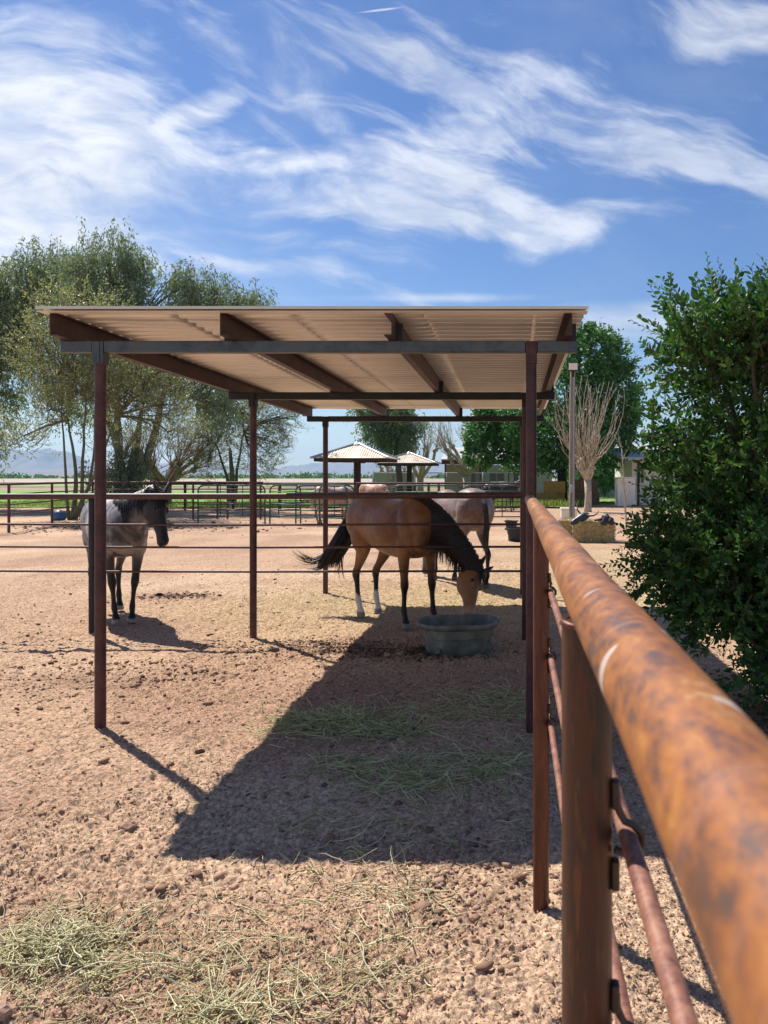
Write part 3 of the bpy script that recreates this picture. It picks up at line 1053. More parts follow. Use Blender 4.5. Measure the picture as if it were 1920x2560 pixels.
# ------------------------------------------------------------------ horses
def catmull(keys, k):
    """keys: list of tuples, interpolate all components"""
    K = np.array(keys, dtype=float)
    out = []
    n = len(K)
    for i in range(n - 1):
        p0, p1, p2, p3 = K[max(0, i - 1)], K[i], K[i + 1], K[min(n - 1, i + 2)]
        for j in range(k):
            t = j / k
            out.append(0.5 * ((2 * p1) + (-p0 + p2) * t + (2 * p0 - 5 * p1 + 4 * p2 - p3) * t * t + (-p0 + 3 * p1 - 3 * p2 + p3) * t ** 3))
    out.append(K[-1])
    return np.array(out)


def loft(mb, keys, side, k=4, seg=20, sq=2.0):
    """keys: (x,y,z, a (in-plane radius), b (side radius)); side: sideways vector"""
    S = catmull(keys, k)
    side = Vector(side).normalized()
    n = len(S)
    V = []
    for i in range(n):
        a = Vector(S[max(0, i - 1)][:3])
        b = Vector(S[min(n - 1, i + 1)][:3])
        t = (b - a)
        t = t.normalized() if t.length > 1e-9 else Vector((1, 0, 0))
        s = (side - t * side.dot(t)).normalized()
        u = s.cross(t)
        c = Vector(S[i][:3])
        ra, rb = max(S[i][3], .002), max(S[i][4], .002)
        for q in range(seg):
            an = 2 * math.pi * q / seg
            ca, sa = math.cos(an), math.sin(an)
            f = (abs(ca) ** sq + abs(sa) ** sq) ** (-1 / sq)
            V.append(tuple(c + u * (ca * ra * f) + s * (sa * rb * f)))
    F = []
    for i in range(n - 1):
        for q in range(seg):
            r = (q + 1) % seg
            F.append((i * seg + q, i * seg + r, (i + 1) * seg + r, (i + 1) * seg + q))
    F.append(tuple(range(seg - 1, -1, -1)))
    F.append(tuple((n - 1) * seg + q for q in range(seg)))
    mb.add(V, F)


def ellipsoid(mb, c, r, rot=None, n=18, m=10):
    V, F = [], []
    for i in range(m + 1):
        th = math.pi * i / m
        for j in range(n):
            a = 2 * math.pi * j / n
            p = Vector((r[0] * math.sin(th) * math.cos(a), r[1] * math.sin(th) * math.sin(a), r[2] * math.cos(th)))
            if rot:
                p = rot @ p
            V.append((c[0] + p.x, c[1] + p.y, c[2] + p.z))
    for i in range(m):
        for j in range(n):
            F.append((i * n + j, (i + 1) * n + j, (i + 1) * n + (j + 1) % n, i * n + (j + 1) % n))
    mb.add(V, F)


def hair_strips(name, mat, parent, strands_, w0=.006, seg=None, M4=None):
    """strands_: list of point lists; each a thin tapering 3-sided lock"""
    mb = MB()
    for pts, w in strands_:
        k = len(pts)
        mb.tube(pts, [w * (1 - 0.85 * (i / (k - 1)) ** 1.5) for i in range(k)], 4, cap=False)
    return mb.build(name, mat, parent, True, world=False)


def horse_body(spec):
    mb = MB()
    tr = [(-0.84, 0, 1.13, .04, .05), (-0.80, 0, 1.15, .15, .13), (-0.72, 0, 1.16, .26, .21), (-0.58, 0, 1.18, .32, .275), (-0.42, 0, 1.185, .325, .295), (-0.25, 0, 1.15, .31, .29),
          (-0.05, 0, 1.105, .325, .315), (0.15, 0, 1.09, .335, .315), (0.30, 0, 1.105, .345, .285), (0.42, 0, 1.13, .355, .24), (0.54, 0, 1.14, .32, .22), (0.66, 0, 1.13, .255, .20), (0.75, 0, 1.11, .17, .16), (0.79, 0, 1.10, .06, .07)]
    loft(mb, tr, (0, 1, 0), 4, 28, 2.15)
    # muscles: haunches, shoulders, breast
    for s in (-1, 1):
        ellipsoid(mb, (-.56, s * .135, 1.17), (.23, .165, .27))
        ellipsoid(mb, (-.48, s * .17, 1.00), (.19, .12, .23))
        ellipsoid(mb, (.47, s * .145, 1.12), (.165, .11, .28), Matrix.Rotation(R(-20), 3, 'Y'))
        ellipsoid(mb, (.64, s * .095, 1.02), (.12, .10, .15))
        ellipsoid(mb, (.43, s * .17, .93), (.13, .085, .16))
    fr = spec.get('front', [(0, 0), (0, 0)])
    hi = spec.get('hind', [(0, 0), (0, 0)])

    def sh(x, y, z, off, ztop):
        t = max(0, min(1, 1 - z / ztop))
        return x + off[0] * t, y + off[1] * t
    for s, off in ((1, fr[0]), (-1, fr[1])):
        keys = []
        for (x, y, z, a, b) in [(.46, .15, 1.05, .13, .08), (.43, .165, .92, .115, .085), (.42, .17, .82, .085, .068), (.425, .168, .70, .068, .056), (.432, .165, .58, .050, .044), (.438, .163, .52, .050, .047),
                                (.440, .162, .475, .051, .048), (.436, .161, .42, .040, .036), (.434, .160, .36, .035, .028), (.434, .160, .26, .034, .027), (.434, .160, .205, .041, .035), (.44, .160, .175, .042, .036),
                                (.462, .160, .125, .033, .031), (.474, .160, .085, .041, .042), (.480, .160, .06, .047, .047), (.492, .160, .0, .060, .056)]:
            X, Y = sh(x, y * s, z, off, .95)
            keys.append((X, Y, z, a, b))
        loft(mb, keys, (0, 1, 0), 3, 14)
    for s, off in ((1, hi[0]), (-1, hi[1])):
        keys = []
        for (x, y, z, a, b) in [(-.50, .15, 1.12, .22, .11), (-.47, .165, .98, .185, .105), (-.455, .175, .87, .14, .085), (-.49, .17, .77, .098, .066), (-.555, .165, .67, .068, .052), (-.615, .16, .59, .054, .040),
                                (-.655, .158, .535, .060, .042), (-.665, .157, .49, .056, .043), (-.652, .156, .43, .041, .034), (-.644, .156, .36, .036, .029), (-.638, .156, .27, .036, .029), (-.632, .156, .21, .043, .036),
                                (-.622, .156, .175, .043, .037), (-.598, .156, .125, .034, .032), (-.588, .156, .085, .042, .042), (-.583, .156, .06, .047, .047), (-.57, .156, 0, .060, .055)]:
            X, Y = sh(x, y * s, z, off, .98)
            keys.append((X, Y, z, a, b))
        loft(mb, keys, (0, 1, 0), 3, 14)
    # neck
    neck = spec['neck']
    loft(mb, neck, spec.get('nside', (0, 1, 0)), 6, 22)
    # head
    poll, d, nrm, L = Vector(spec['poll']), Vector(spec['dir']).normalized(), Vector(spec['nrm']), spec.get('hl', .6)
    nrm = (nrm - d * nrm.dot(d)).normalized()
    sd = nrm.cross(d)
    hk = []
    for t, off, hd, hw in [(-.08, -.01, .055, .055), (0, -.01, .10, .082), (.10, -.03, .125, .092), (.22, -.045, .142, .100), (.34, -.045, .133, .094), (.46, -.028, .105, .074), (.60, -.012, .082, .060), (.74, -.006, .068, .053),
                           (.86, -.008, .066, .057), (.95, -.014, .058, .054), (1.0, -.018, .040, .040), (1.015, -.018, .015, .015)]:
        p = poll + d * (t * L) + nrm * off
        hk.append((*p, hd, hw))
    loft(mb, hk, sd, 4, 20, 2.2)
    for s in (-1, 1):     # brow, cheek, nostril, chin
        Rm = Matrix((d, sd, nrm)).transposed()
        ellipsoid(mb, poll + d * .185 * L / .6 * 1.0 + nrm * .055 + sd * s * .070, (.052, .026, .026), Rm)
        ellipsoid(mb, poll + d * .15 - nrm * .075 + sd * s * .045, (.105, .045, .085), Rm)
        ellipsoid(mb, poll + d * (.90 * L) + nrm * .022 + sd * s * .034, (.035, .020, .026), Rm)
    ellipsoid(mb, poll + d * (.93 * L) - nrm * .055, (.04, .036, .028), Matrix((d, sd, nrm)).transposed())
    # ears
    for s in (-1, 1):
        b0 = poll + d * .0 + nrm * .075 + sd * s * .055
        e = (nrm * .62 - d * .75 + sd * s * .30).normalized()
        e2 = spec.get('ear')
        if e2:
            e = (nrm * e2[0] - d * e2[1] + sd * s * e2[2]).normalized()
        ks = [(*(b0 + e * q), a, b) for q, a, b in [(-.03, .03, .028), (.02, .034, .026), (.07, .034, .020), (.115, .024, .016), (.155, .008, .008)]]
        loft(mb, ks, (sd * .8 + nrm * .2), 3, 10)
    return mb, (poll, d, nrm, sd, L)


def make_horse(name, label, loc, rz, spec, colfn, mat, scale=1.0, voxel=.0135, group=None, hoofmat=None):
    t = thing(name, label, 'horse', loc, rz, local=True, group=group)
    t.scale = (scale,) * 3
    mb, (poll, d, nrm, sd, L) = horse_body(spec)
    o = mb.build('tmp', None, None)
    md = o.modifiers.new('r', 'REMESH')
    md.mode = 'VOXEL'
    md.voxel_size = voxel
    sm = o.modifiers.new('s', 'SMOOTH')
    sm.factor = .5
    sm.iterations = max(2, int(7 * .0135 / voxel))
    dg = bpy.context.evaluated_depsgraph_get()
    me = bpy.data.meshes.new_from_object(o.evaluated_get(dg))
    bpy.data.objects.remove(o)
    n = len(me.vertices)
    V = np.zeros(n * 3, dtype=np.float32)
    me.vertices.foreach_get('co', V)
    V = V.reshape(-1, 3).astype(float)
    # veins and coat unevenness: fine displacement
    # colours
    C = colfn(V, np.array(poll), np.array(d), np.array(nrm), L)
    hoof = V[:, 2] < .062
    C[hoof] = np.array(spec.get('hoof', s2l('6b6058'))) * (0.85 + .3 * vnoise(V[hoof, 0] * 30, V[hoof, 2] * 90, 3))[:, None]
    ca = me.color_attributes.new('Col', 'FLOAT_COLOR', 'POINT')
    c4 = np.ones((n, 4), dtype=np.float32)
    c4[:, :3] = C
    ca.data.foreach_set('color', c4.ravel())
    me.polygons.foreach_set('use_smooth', [True] * len(me.polygons))
    me.materials.append(mat)
    b = bpy.data.objects.new('body', me)
    me.name = 'body'
    COL.objects.link(b)
    b.parent = t
    # eyes
    for s in (-1, 1):
        e = MB()
        ellipsoid(e, poll + d * .19 + nrm * .035 + sd * s * .090, (.021, .015, .019), Matrix((d, sd, nrm)).transposed(), 12, 8)
        e.build('eye', M['eye'], t, True, world=False)
    # mane
    rr = random.Random(spec.get('seed', 1))
    NK = catmull(spec['neck'], 8)
    side = spec.get('mane_side', 1)
    st = []
    mats = spec.get('hair', M['hair_black'])
    nk = len(NK)
    for i in range(spec.get('nmane', 420)):
        f = rr.random() ** .9
        q = spec.get('m0', .0) + f * (1 - spec.get('m0', .0))
        idx = q * (nk - 1)
        a = NK[int(idx)]
        bq = NK[min(nk - 1, int(idx) + 1)]
        cc = Vector(a[:3]).lerp(Vector(bq[:3]), idx - int(idx))
        ra = a[3] + (bq[3] - a[3]) * (idx - int(idx))
        rb = a[4] + (bq[4] - a[4]) * (idx - int(idx))
        tg = (Vector(bq[:3]) - Vector(a[:3])).normalized() if int(idx) + 1 < nk else (Vector(NK[-1][:3]) - Vector(NK[-2][:3])).normalized()
        sv = Vector(spec.get('nside', (0, 1, 0)))
        sv = (sv - tg * sv.dot(tg)).normalized()
        up = sv.cross(tg)
        if up.dot(Vector(spec.get('crest', (0, 0, 1)))) < 0:
            up = -up
        ln = spec.get('mane_len', .30) * rr.uniform(.55, 1.1) * (0.55 + .6 * math.sin(math.pi * min(1, q + .1)))
        sdv = sv * side
        if rr.random() < spec.get('mane_other', .12):
            sdv = -sdv
        th0 = rr.uniform(-.15, .1)
        pts = []
        for k in range(7):
            u = k / 6
            arc = th0 + u * ln / max(.09, (ra + rb) * .5) * 1.0
            arcc = min(arc, 1.9)
            p = cc + up * (math.cos(arcc) * (ra + .010)) + sdv * (math.sin(arcc) * (rb + .012 + .008 * math.sin(u * 3 + i)))
            extra = max(0, arc - 1.9) * (ra + rb) * .5
            p = p + Vector((0, 0, -1)) * extra + tg * (rr.uniform(-.01, .01) + u * spec.get('mane_sweep', .03))
            pts.append(p)
        st.append((pts, rr.uniform(.0035, .0075)))
    # forelock
    for i in range(46):
        s = rr.uniform(-1, 1)
        p0 = poll + nrm * .08 + sd * s * .035
        ln = rr.uniform(.10, .22)
        pts = [p0 - d * .02 + nrm * .01] + [p0 + d * (ln * u) + nrm * (.035 - .015 * u + .01 * math.sin(u * 4 + i)) + sd * s * .03 * u for u in (.2, .45, .7, 1)]
        st.append((pts, .005))
    hair_strips('mane', mats, t, st)
    # tail
    st = []
    dock = Vector((-.80, 0, 1.33))
    tp = [Vector(p) for p in spec['tail']]
    K = catmull([(*p, 0) for p in tp], 5)
    wid = spec.get('tail_w', .07)
    for i in range(spec.get('ntail', 300)):
        a, r_ = rr.uniform(0, 6.28), rr.random() ** .5
        off = Vector((math.cos(a) * r_, math.sin(a) * r_, 0)) * wid
        end = rr.uniform(.72, 1.0)
        pts = []
        m = int(len(K) * end)
        for j in range(0, m, 2):
            u = j / len(K)
            fl = .25 + .95 * math.sin(math.pi * min(1, u * .75 + .08))
            wav = Vector((math.sin(u * 7 + a * 2), math.cos(u * 6 + a), 0)) * .012 * u
            pts.append(Vector(K[j][:3]) + off * fl + wav)
        if len(pts) > 2:
            st.append((pts, rr.uniform(.004, .008)))
    for i, (path, n_, w_) in enumerate(spec.get('wisps', [])):
        K2 = catmull([(*p, 0) for p in path], 5)
        for q in range(n_):
            v = Vector((rr.uniform(-1, 1), rr.uniform(-1, 1), rr.uniform(-1, 1))) * w_
            v2 = Vector((rr.uniform(-1, 1), rr.uniform(-1, 1), rr.uniform(-1, 1))) * w_ * 2.2
            m = int(len(K2) * rr.uniform(.7, 1))
            pts = [Vector(K2[j][:3]) + v + v2 * (j / len(K2)) for j in range(0, m)]
            st.append((pts, rr.uniform(.003, .006)))
    hair_strips('tail', mats, t, st)
    return t


m_, nb_, b_ = new_mat('horse_coat')
at_ = nb_.new('ShaderNodeAttribute', attribute_name='Col')
tc_ = nb_.new('ShaderNodeTexCoord')
n_ = nb_.noise(tc_.outputs['Object'], 9, 5, .6)
k_ = nb_.ss(n_, .32, .68, .80, 1.16)
sc_ = nb_.new('ShaderNodeVectorMath', operation='SCALE')
nb_.link(at_.outputs['Color'], sc_.inputs[0])
nb_.link(k_, sc_.inputs['Scale'])
nb_.link(sc_.outputs[0], b_.inputs['Base Color'])
b_.inputs['Roughness'].default_value = .48
b_.inputs['Specular IOR Level'].default_value = .35
b_.inputs['Sheen Weight'].default_value = .12
nz_ = nb_.noise(tc_.outputs['Object'], 260, 2, .6)
bp_ = nb_.new('ShaderNodeBump')
bp_.inputs['Strength'].default_value = .15
bp_.inputs['Distance'].default_value = .002
nb_.link(nz_, bp_.inputs['Height'])
nz2_ = nb_.noise(tc_.outputs['Object'], 6.5, 3, .5)
bp2_ = nb_.new('ShaderNodeBump')
bp2_.inputs['Strength'].default_value = .5
bp2_.inputs['Distance'].default_value = .03
nb_.link(nz2_, bp2_.inputs['Height'])
nb_.link(bp_.outputs[0], bp2_.inputs['Normal'])
nb_.link(bp2_.outputs[0], b_.inputs['Normal'])
M['coat'] = m_
M['eye'] = mat_noise('horse_eye', [s2l('0d0a09')], 1, .08)


def lerpc(a, b, t):
    t = np.clip(t, 0, 1)[:, None]
    return np.asarray(a) * (1 - t) + np.asarray(b) * t


def headt(V, poll, d, L):
    """distance along the head and closeness to it"""
    r = V - poll
    t = r @ d
    q = np.linalg.norm(r - np.outer(t, d), axis=1)
    w = np.clip((.20 - q) / .04, 0, 1) * (t > -.12) * (t < L * 1.1)
    return t / L, w


def col_buckskin(V, poll, d, nrm, L):
    n = fbm(V[:, 0] * 6 + V[:, 1] * 5, V[:, 2] * 6, 3, 5)
    C = np.tile(np.array(s2l('80552f')), (len(V), 1))
    C = lerpc(C, np.array(s2l('6b4428')), (n - .4) * 2)
    C = lerpc(C, np.array(s2l('946a43')), np.clip((.95 - V[:, 2]) * 3, 0, 1) * (np.abs(V[:, 1]) < .25) * (V[:, 2] > .72) * .6)
    z = V[:, 2] + (n - .5) * .1
    blk = np.array(s2l('17110f'))
    leg = (np.abs(V[:, 0]) < .95)
    C = lerpc(C, np.array(s2l('5f3a22')), np.clip((.74 - z) / .15, 0, 1) * leg)
    C = lerpc(C, blk, np.clip((.60 - z) / .12, 0, 1) * leg)
    sock = (V[:, 0] < -.2) & (V[:, 0] > -1.1)
    C = lerpc(C, np.array(s2l('d9d0c6')), np.clip((.30 - z) / .04, 0, 1) * sock)
    t, w = headt(V, poll, d, L)
    C = lerpc(C, np.array(s2l('94663e')), w * .8)
    nn = (V - poll) @ nrm
    C = lerpc(C, np.array(s2l('3a241a')), w * np.clip((nn - .045) * 18, 0, 1) * (t < .42))
    C = lerpc(C, np.array(s2l('c9a987')), w * np.clip((t - .76) * 4, 0, .5))
    C = lerpc(C, np.array(s2l('6a4a3a')), w * np.clip((t - .93) * 20, 0, 1))
    C = lerpc(C, blk, w * (t < .02) * (nn > .10) * 1.0)
    return C


def roan(base, dark, spot=.5, headc=None, legs=True, red=None):
    def f(V, poll, d, nrm, L):
        n = fbm(V[:, 0] * 5 + V[:, 1] * 4, V[:, 2] * 5 - V[:, 1] * 3, 4, 8)
        n2 = fbm(V[:, 0] * 22, V[:, 2] * 22 + V[:, 1] * 20, 3, 18)
        C = np.tile(np.array(base), (len(V), 1))
        C = lerpc(C, np.array(dark), (n - .5) * 3 * spot + (n2 - .5) * 2.2 * spot)
        if red is not None:
            C = lerpc(C, np.array(red), (n - .42) * 2.5 + np.clip((V[:, 0]) * .8, 0, .5))
        z = V[:, 2] + (n - .5) * .15
        leg = V[:, 0] < .9
        blk = np.array(s2l('161416'))
        if legs:
            C = lerpc(C, np.array(dark) * .6, np.clip((.86 - z) / .2, 0, 1) * leg * (np.abs(V[:, 1]) > .07))
            C = lerpc(C, blk, np.clip((.66 - z) / .12, 0, 1) * leg)
        C = lerpc(C, np.array(dark) * .8, np.clip((V[:, 0] - .62) * 4, 0, .6) * (V[:, 2] > .9))
        t, w = headt(V, poll, d, L)
        C = lerpc(C, np.array(headc if headc is not None else dark), w * .95)
        C = lerpc(C, blk, w * np.clip((t - .8) * 6, 0, .8))
        return C
    return f


def plain(c1, c2, legc=None):
    def f(V, poll, d, nrm, L):
        n = fbm(V[:, 0] * 4, V[:, 2] * 4, 3, 8)
        C = lerpc(np.tile(np.array(c1), (len(V), 1)), np.array(c2), (n - .4) * 2.5)
        if legc is not None:
            C = lerpc(C, np.array(legc), np.clip((.55 - V[:, 2]) / .15, 0, 1))
        return C
    return f


def heading(hx, hy):
    return math.atan2(hy, hx)


# tan horse with black mane, head down over the tub
hx, hy = .669, -.743
BL = (-1.43, 9.27)
BS = 1.03


def to_local(px, py, pz, org, h, s=1.0):
    dx, dy = (px - org[0]) / s, (py - org[1]) / s
    return Vector((dx * h[0] + dy * h[1], -dx * h[1] + dy * h[0], pz / s))


poll = to_local(-.45, 8.62, .70, BL, (hx, hy), BS)
muz = to_local(-.50, 8.20, .20, BL, (hx, hy), BS)
nw = Vector((1.0, -.25, 0.25))
nl = Vector((nw.x * hx + nw.y * hy, -nw.x * hy + nw.y * hx, nw.z))
spec = dict(
    neck=[(.36, 0, 1.21, .28, .17), (.52, .01, 1.19, .275, .16), (.70, .05, 1.13, .24, .13), (.87, .11, 1.02, .195, .104), (1.01, .18, .88, .155, .088), (poll.x - .005, poll.y - .01, poll.z + .02, .12, .08), (poll.x + .02, poll.y - .01, poll.z - .05, .09, .07)],
    crest=(.6, .5, .6), poll=poll, dir=muz - poll, nrm=nl, hl=.60, ear=(.55, .55, .35),
    front=[(.10, .0), (-.04, .0)], hind=[(-.02, -.03), (.02, .02)],
    mane_side=-1, mane_len=.41, nmane=1100, mane_other=.08, mane_sweep=-.02, seed=4,
    tail=[(-.80, 0, 1.34), (-.88, .0, 1.26), (-.93, -.06, 1.10), (-.97, -.14, .92), (-1.03, -.22, .76), (-1.10, -.28, .62), (-1.12, -.30, .52)],
    tail_w=.12, ntail=620,
    wisps=[([(-1.0, -.2, .85), (-1.1, -.34, .70), (-1.19, -.45, .64), (-1.28, -.55, .69), (-1.34, -.62, .78)], 44, .03),
           ([(-1.0, -.2, .80), (-1.08, -.32, .62), (-1.17, -.41, .53), (-1.27, -.48, .53)], 36, .03),
           ([(-.95, -.12, .90), (-1.0, -.16, .70), (-1.02, -.16, .52), (-1.0, -.14, .40)], 26, .03)],
    hoof=s2l('8a8078'))
make_horse('tan_horse', 'tan horse with black mane and white hind socks grazing over the grey-green tub', (BL[0], BL[1], gz(*BL) + .0), heading(hx, hy), spec, col_buckskin, M['coat'], scale=BS, voxel=.011)

# blue roan horse at the left, facing the camera, head turned
hx, hy = .62, -.785
BR = (-4.88, 9.42)
poll = to_local(-4.07, 8.72, 1.515, BR, (hx, hy))
muz = to_local(-3.92, 8.60, .99, BR, (hx, hy))
nw = Vector((.97, -.30, .3))
nl = Vector((nw.x * hx + nw.y * hy, -nw.x * hy + nw.y * hx, nw.z))
spec = dict(
    neck=[(.36, 0, 1.20, .28, .17), (.52, .0, 1.22, .27, .16), (.68, .03, 1.28, .23, .13), (.84, .09, 1.37, .185, .105), (.98, .17, 1.455, .15, .09), (poll.x - .02, poll.y - .02, poll.z - .01, .115, .082), (poll.x + .03, poll.y, poll.z - .05, .08, .07)],
    crest=(-.2, 0, 1), poll=poll, dir=muz - poll, nrm=nl, hl=.59, ear=(.25, .95, .42),
    front=[(.02, -.09), (-.03, .08)], hind=[(0, .0), (.03, -.0)], mane_side=-1, mane_len=.34, nmane=600, mane_other=.3, seed=8,
    tail=[(-.80, 0, 1.34), (-.88, 0, 1.25), (-.92, 0, 1.0), (-.93, 0, .75), (-.92, 0, .55)], hoof=s2l('93887c'))
make_horse('grey_horse', 'blue roan horse with black head and legs standing at the left facing us', (BR[0], BR[1], gz(*BR)), heading(hx, hy), spec,
           roan(s2l('8f8686'), s2l('464145'), 1.2, headc=s2l('211f22')), M['coat'], scale=1.0, voxel=.0115)

# red-grey roan horse behind the tan one, seen from behind
GR = (-.93, 12.62)
hx, hy = -.52, .854


def graze(y=0.0, low=.62):
    p = Vector((1.12, y, low))
    return dict(neck=[(.40, 0, 1.18, .27, .17), (.55, 0, 1.14, .25, .155), (.72, 0, 1.04, .21, .12), (.88, y * .4, .90, .17, .095), (1.0, y * .8, .76, .14, .085), (1.09, y, .66, .115, .08), (1.13, y, .59, .09, .07)],
                crest=(.5, 0, .8), poll=p, dir=Vector((.12, 0, -.6)), nrm=Vector((1, 0, .2)), hl=.6,
                tail=[(-.80, 0, 1.34), (-.88, 0, 1.24), (-.91, 0, 1.0), (-.90, 0, .75), (-.88, 0, .5)])


spec = graze()
spec.update(front=[(.05, 0), (-.05, 0)], hind=[(.06, 0), (-.04, 0)], mane_side=1, mane_len=.3, nmane=300, hair=M['hair_grey'], seed=3, tail_w=.035, ntail=130)
make_horse('grey_horse', 'reddish grey roan horse seen from behind beyond the tan horse', (GR[0], GR[1], gz(*GR)), heading(hx, hy), spec,
           roan(s2l('7d6d6a'), s2l('4c3d3c'), .6, red=s2l('7c5f57'), headc=s2l('4a3c3c')), M['coat'], scale=1.045, voxel=.014)

# horses in the pens further off
spec = graze(.1)
spec.update(nmane=160, ntail=160, hair=M['hair_cream'], seed=2, hoof=s2l('4a4038'))
make_horse('palomino_horse', 'pale pinkish horse with a cream tail grazing behind green rails', (-6.65, 28.3, 0), heading(.80, .6), spec,
           plain(s2l('b58f7c'), s2l('cdb09c'), s2l('8a6a5a')), M['coat'], scale=.93, voxel=.02)
spec = dict(spec)
spec.update(seed=7)
make_horse('palomino_horse', 'golden pinkish horse with its back to the left ramada post', (-5.75, 31.5, 0), heading(.72, -.69), spec,
           plain(s2l('b48a70'), s2l('c79f84'), s2l('a07860')), M['coat'], scale=1.0, voxel=.02)
up = dict(neck=[(.38, 0, 1.20, .28, .17), (.54, 0, 1.24, .26, .15), (.70, 0, 1.33, .21, .12), (.84, 0, 1.43, .165, .10), (.95, 0, 1.51, .135, .09), (1.02, 0, 1.55, .11, .08), (1.07, 0, 1.52, .08, .07)],
          crest=(-.3, 0, 1), poll=Vector((1.02, 0, 1.55)), dir=Vector((.62, 0, -.42)), nrm=Vector((.4, 0, .9)), hl=.6,
          tail=[(-.80, 0, 1.34), (-.88, 0, 1.24), (-.91, 0, 1.0), (-.90, 0, .75), (-.88, 0, .5)], nmane=160, ntail=160)
spec = dict(up)
spec.update(seed=5)
make_horse('bay_horse', 'dark horse with a light face behind the green panel by the shelter post', (-.55, 39.0, 0), heading(.93, -.36), spec,
           plain(s2l('1d1a1c'), s2l('332c2c')), M['coat'], scale=.97, voxel=.022)
spec = graze()
spec.update(nmane=120, ntail=120, seed=6)
make_horse('grey_horse', 'small dappled grey horse with dark legs in the farthest pen', (-1.0, 40.5, 0), heading(-.7, -.7), spec,
           plain(s2l('77777b'), s2l('a3a3a6'), s2l('202024')), M['coat'], scale=.97, voxel=.022)
# ------------------------------------------------------------------ pens beyond: rails and green panels
def rail_run(name, label, pts, posts, rails, mat, pr=.042, tr=.038, rr=.022, top=1.5, group=None):
    t = thing(name, label, 'fence', (pts[0][0], pts[0][1], 0), group=group)
    MB().tube([(x, y, top) for x, y in pts], tr, 10).build('top_rail', mat, t, True, 40)
    for z in rails:
        MB().tube([(x, y, z + random.uniform(-.01, .01)) for x, y in pts], rr, 8).build('rail', mat, t, True, 40)
    for x, y in posts:
        MB().tube([(x, y, -.1), (x, y, top - .02)], pr, 10).build('post', mat, t, True, 40)
    return t


random.seed(12)
rail_run('rail_fence', 'maroon rail fence along the left edge of the pen toward the field', [(-20.5, 16.5), (-15.9, 24.2), (-16.9, 28.2), (-17.1, 31.2)], [(-15.9, 24.2), (-16.95, 28.2), (-17.1, 31.2)], (1.18, .86, .56), M['farrail'])
rail_run('rail_fence', 'dark rail fence across the far side of the pen behind the blue roan horse', [(-17.1, 31.3), (-13.2, 31.6), (-10.3, 31.5)], [(-13.2, 31.6), (-12.2, 31.6), (-11.9, 31.9), (-14.6, 31.5), (-10.4, 31.5)], (1.22, .95, .68, .42), M['farrail'])
rail_run('rail_fence', 'weathered maroon rail fence behind the pale horses and the ramadas', [(-5.9, 28.6), (-3.5, 28.6), (.35, 28.8)], [(-5.9, 28.6), (-3.2, 28.6), (-2.83, 28.7), (.36, 28.8), (-1.2, 28.7)], (1.05, .6), M['farrail'], pr=.05, top=1.49)
rail_run('rail_fence', 'long low brown rail fence in front of the green field beyond the pens', [(-22, 39.5), (-10, 40), (-5.2, 40)], [(-19.5, 39.6), (-17, 39.7), (-14.6, 39.9), (-12.2, 40), (-9.8, 40), (-7.4, 40), (-5.2, 40)], (1.1, .75, .4), M['darkwood'], pr=.07, top=1.35, tr=.05)


def panel(label, x0, y0, x1, y1, n=6, h=1.42, mat=None, gate=False):
    t = thing('corral_panel', label, 'panel', ((x0 + x1) / 2, (y0 + y1) / 2, 0), group='green tube panels of the far pen')
    mat = mat or M['green']
    d = Vector((x1 - x0, y1 - y0, 0))
    L = d.length
    d.normalize()
    A = Vector((x0, y0, 0))
    r = .22
    pts = [A + Vector((0, 0, .0)), A + Vector((0, 0, h - r))]
    for k in range(1, 7):
        a = math.pi / 2 * k / 6
        pts.append(A + d * (r - r * math.cos(a)) + Vector((0, 0, h - r + r * math.sin(a))))
    for k in range(0, 7):
        a = math.pi / 2 * k / 6
        pts.append(A + d * (L - r + r * math.sin(a)) + Vector((0, 0, h - r + r * math.cos(a))))
    pts.append(A + d * L)
    MB().tube(pts, .028, 8).build('frame', mat, t, True, 40)
    for i in range(n - 1):
        z = .30 + (h - .30) * i / (n - 1) * .98
        MB().tube([A + Vector((0, 0, z)), A + d * L + Vector((0, 0, z))], .022, 6).build('rail', mat, t, True)
    for k in (1, 2) if L > 2 else ():
        MB().tube([A + d * (L * k / 3) + Vector((0, 0, .28)), A + d * (L * k / 3) + Vector((0, 0, h))], .016, 6).build('brace', mat, t, True)
    if gate:
        MB().tube([A + d * (L - .1) + Vector((0, -.03, .8)), A + d * (L + .12) + Vector((0, -.03, .8))], .02, 6).build('latch', mat, t, True)


panel('green tube panel just left of the middle shelter post, leftmost of the row', -11.6, 28.2, -9.15, 28.2)
panel('narrow green gate panel with a latch behind the middle shelter post', -9.0, 28.3, -7.9, 28.4, gate=True)
panel('green tube panel second in the row between the middle and far shelter posts', -10.0, 32.6, -7.4, 33.0)
panel('green tube panel in front of the pale pinkish horse', -7.85, 27.6, -5.8, 27.7)
panel('green tube panel in front of the golden pinkish horse left of the ramada', -6.9, 27.2, -5.75, 26.4)
panel('green tube panel behind the back of the grey roan horse', -4.4, 27.9, -1.9, 27.7)
panel('green tube panel standing behind the round black tub by the shelter corner post', -1.85, 27.7, .25, 27.6, n=7)
panel('green tube panel running away behind the shelter corner post', .30, 27.7, .9, 33, n=7)


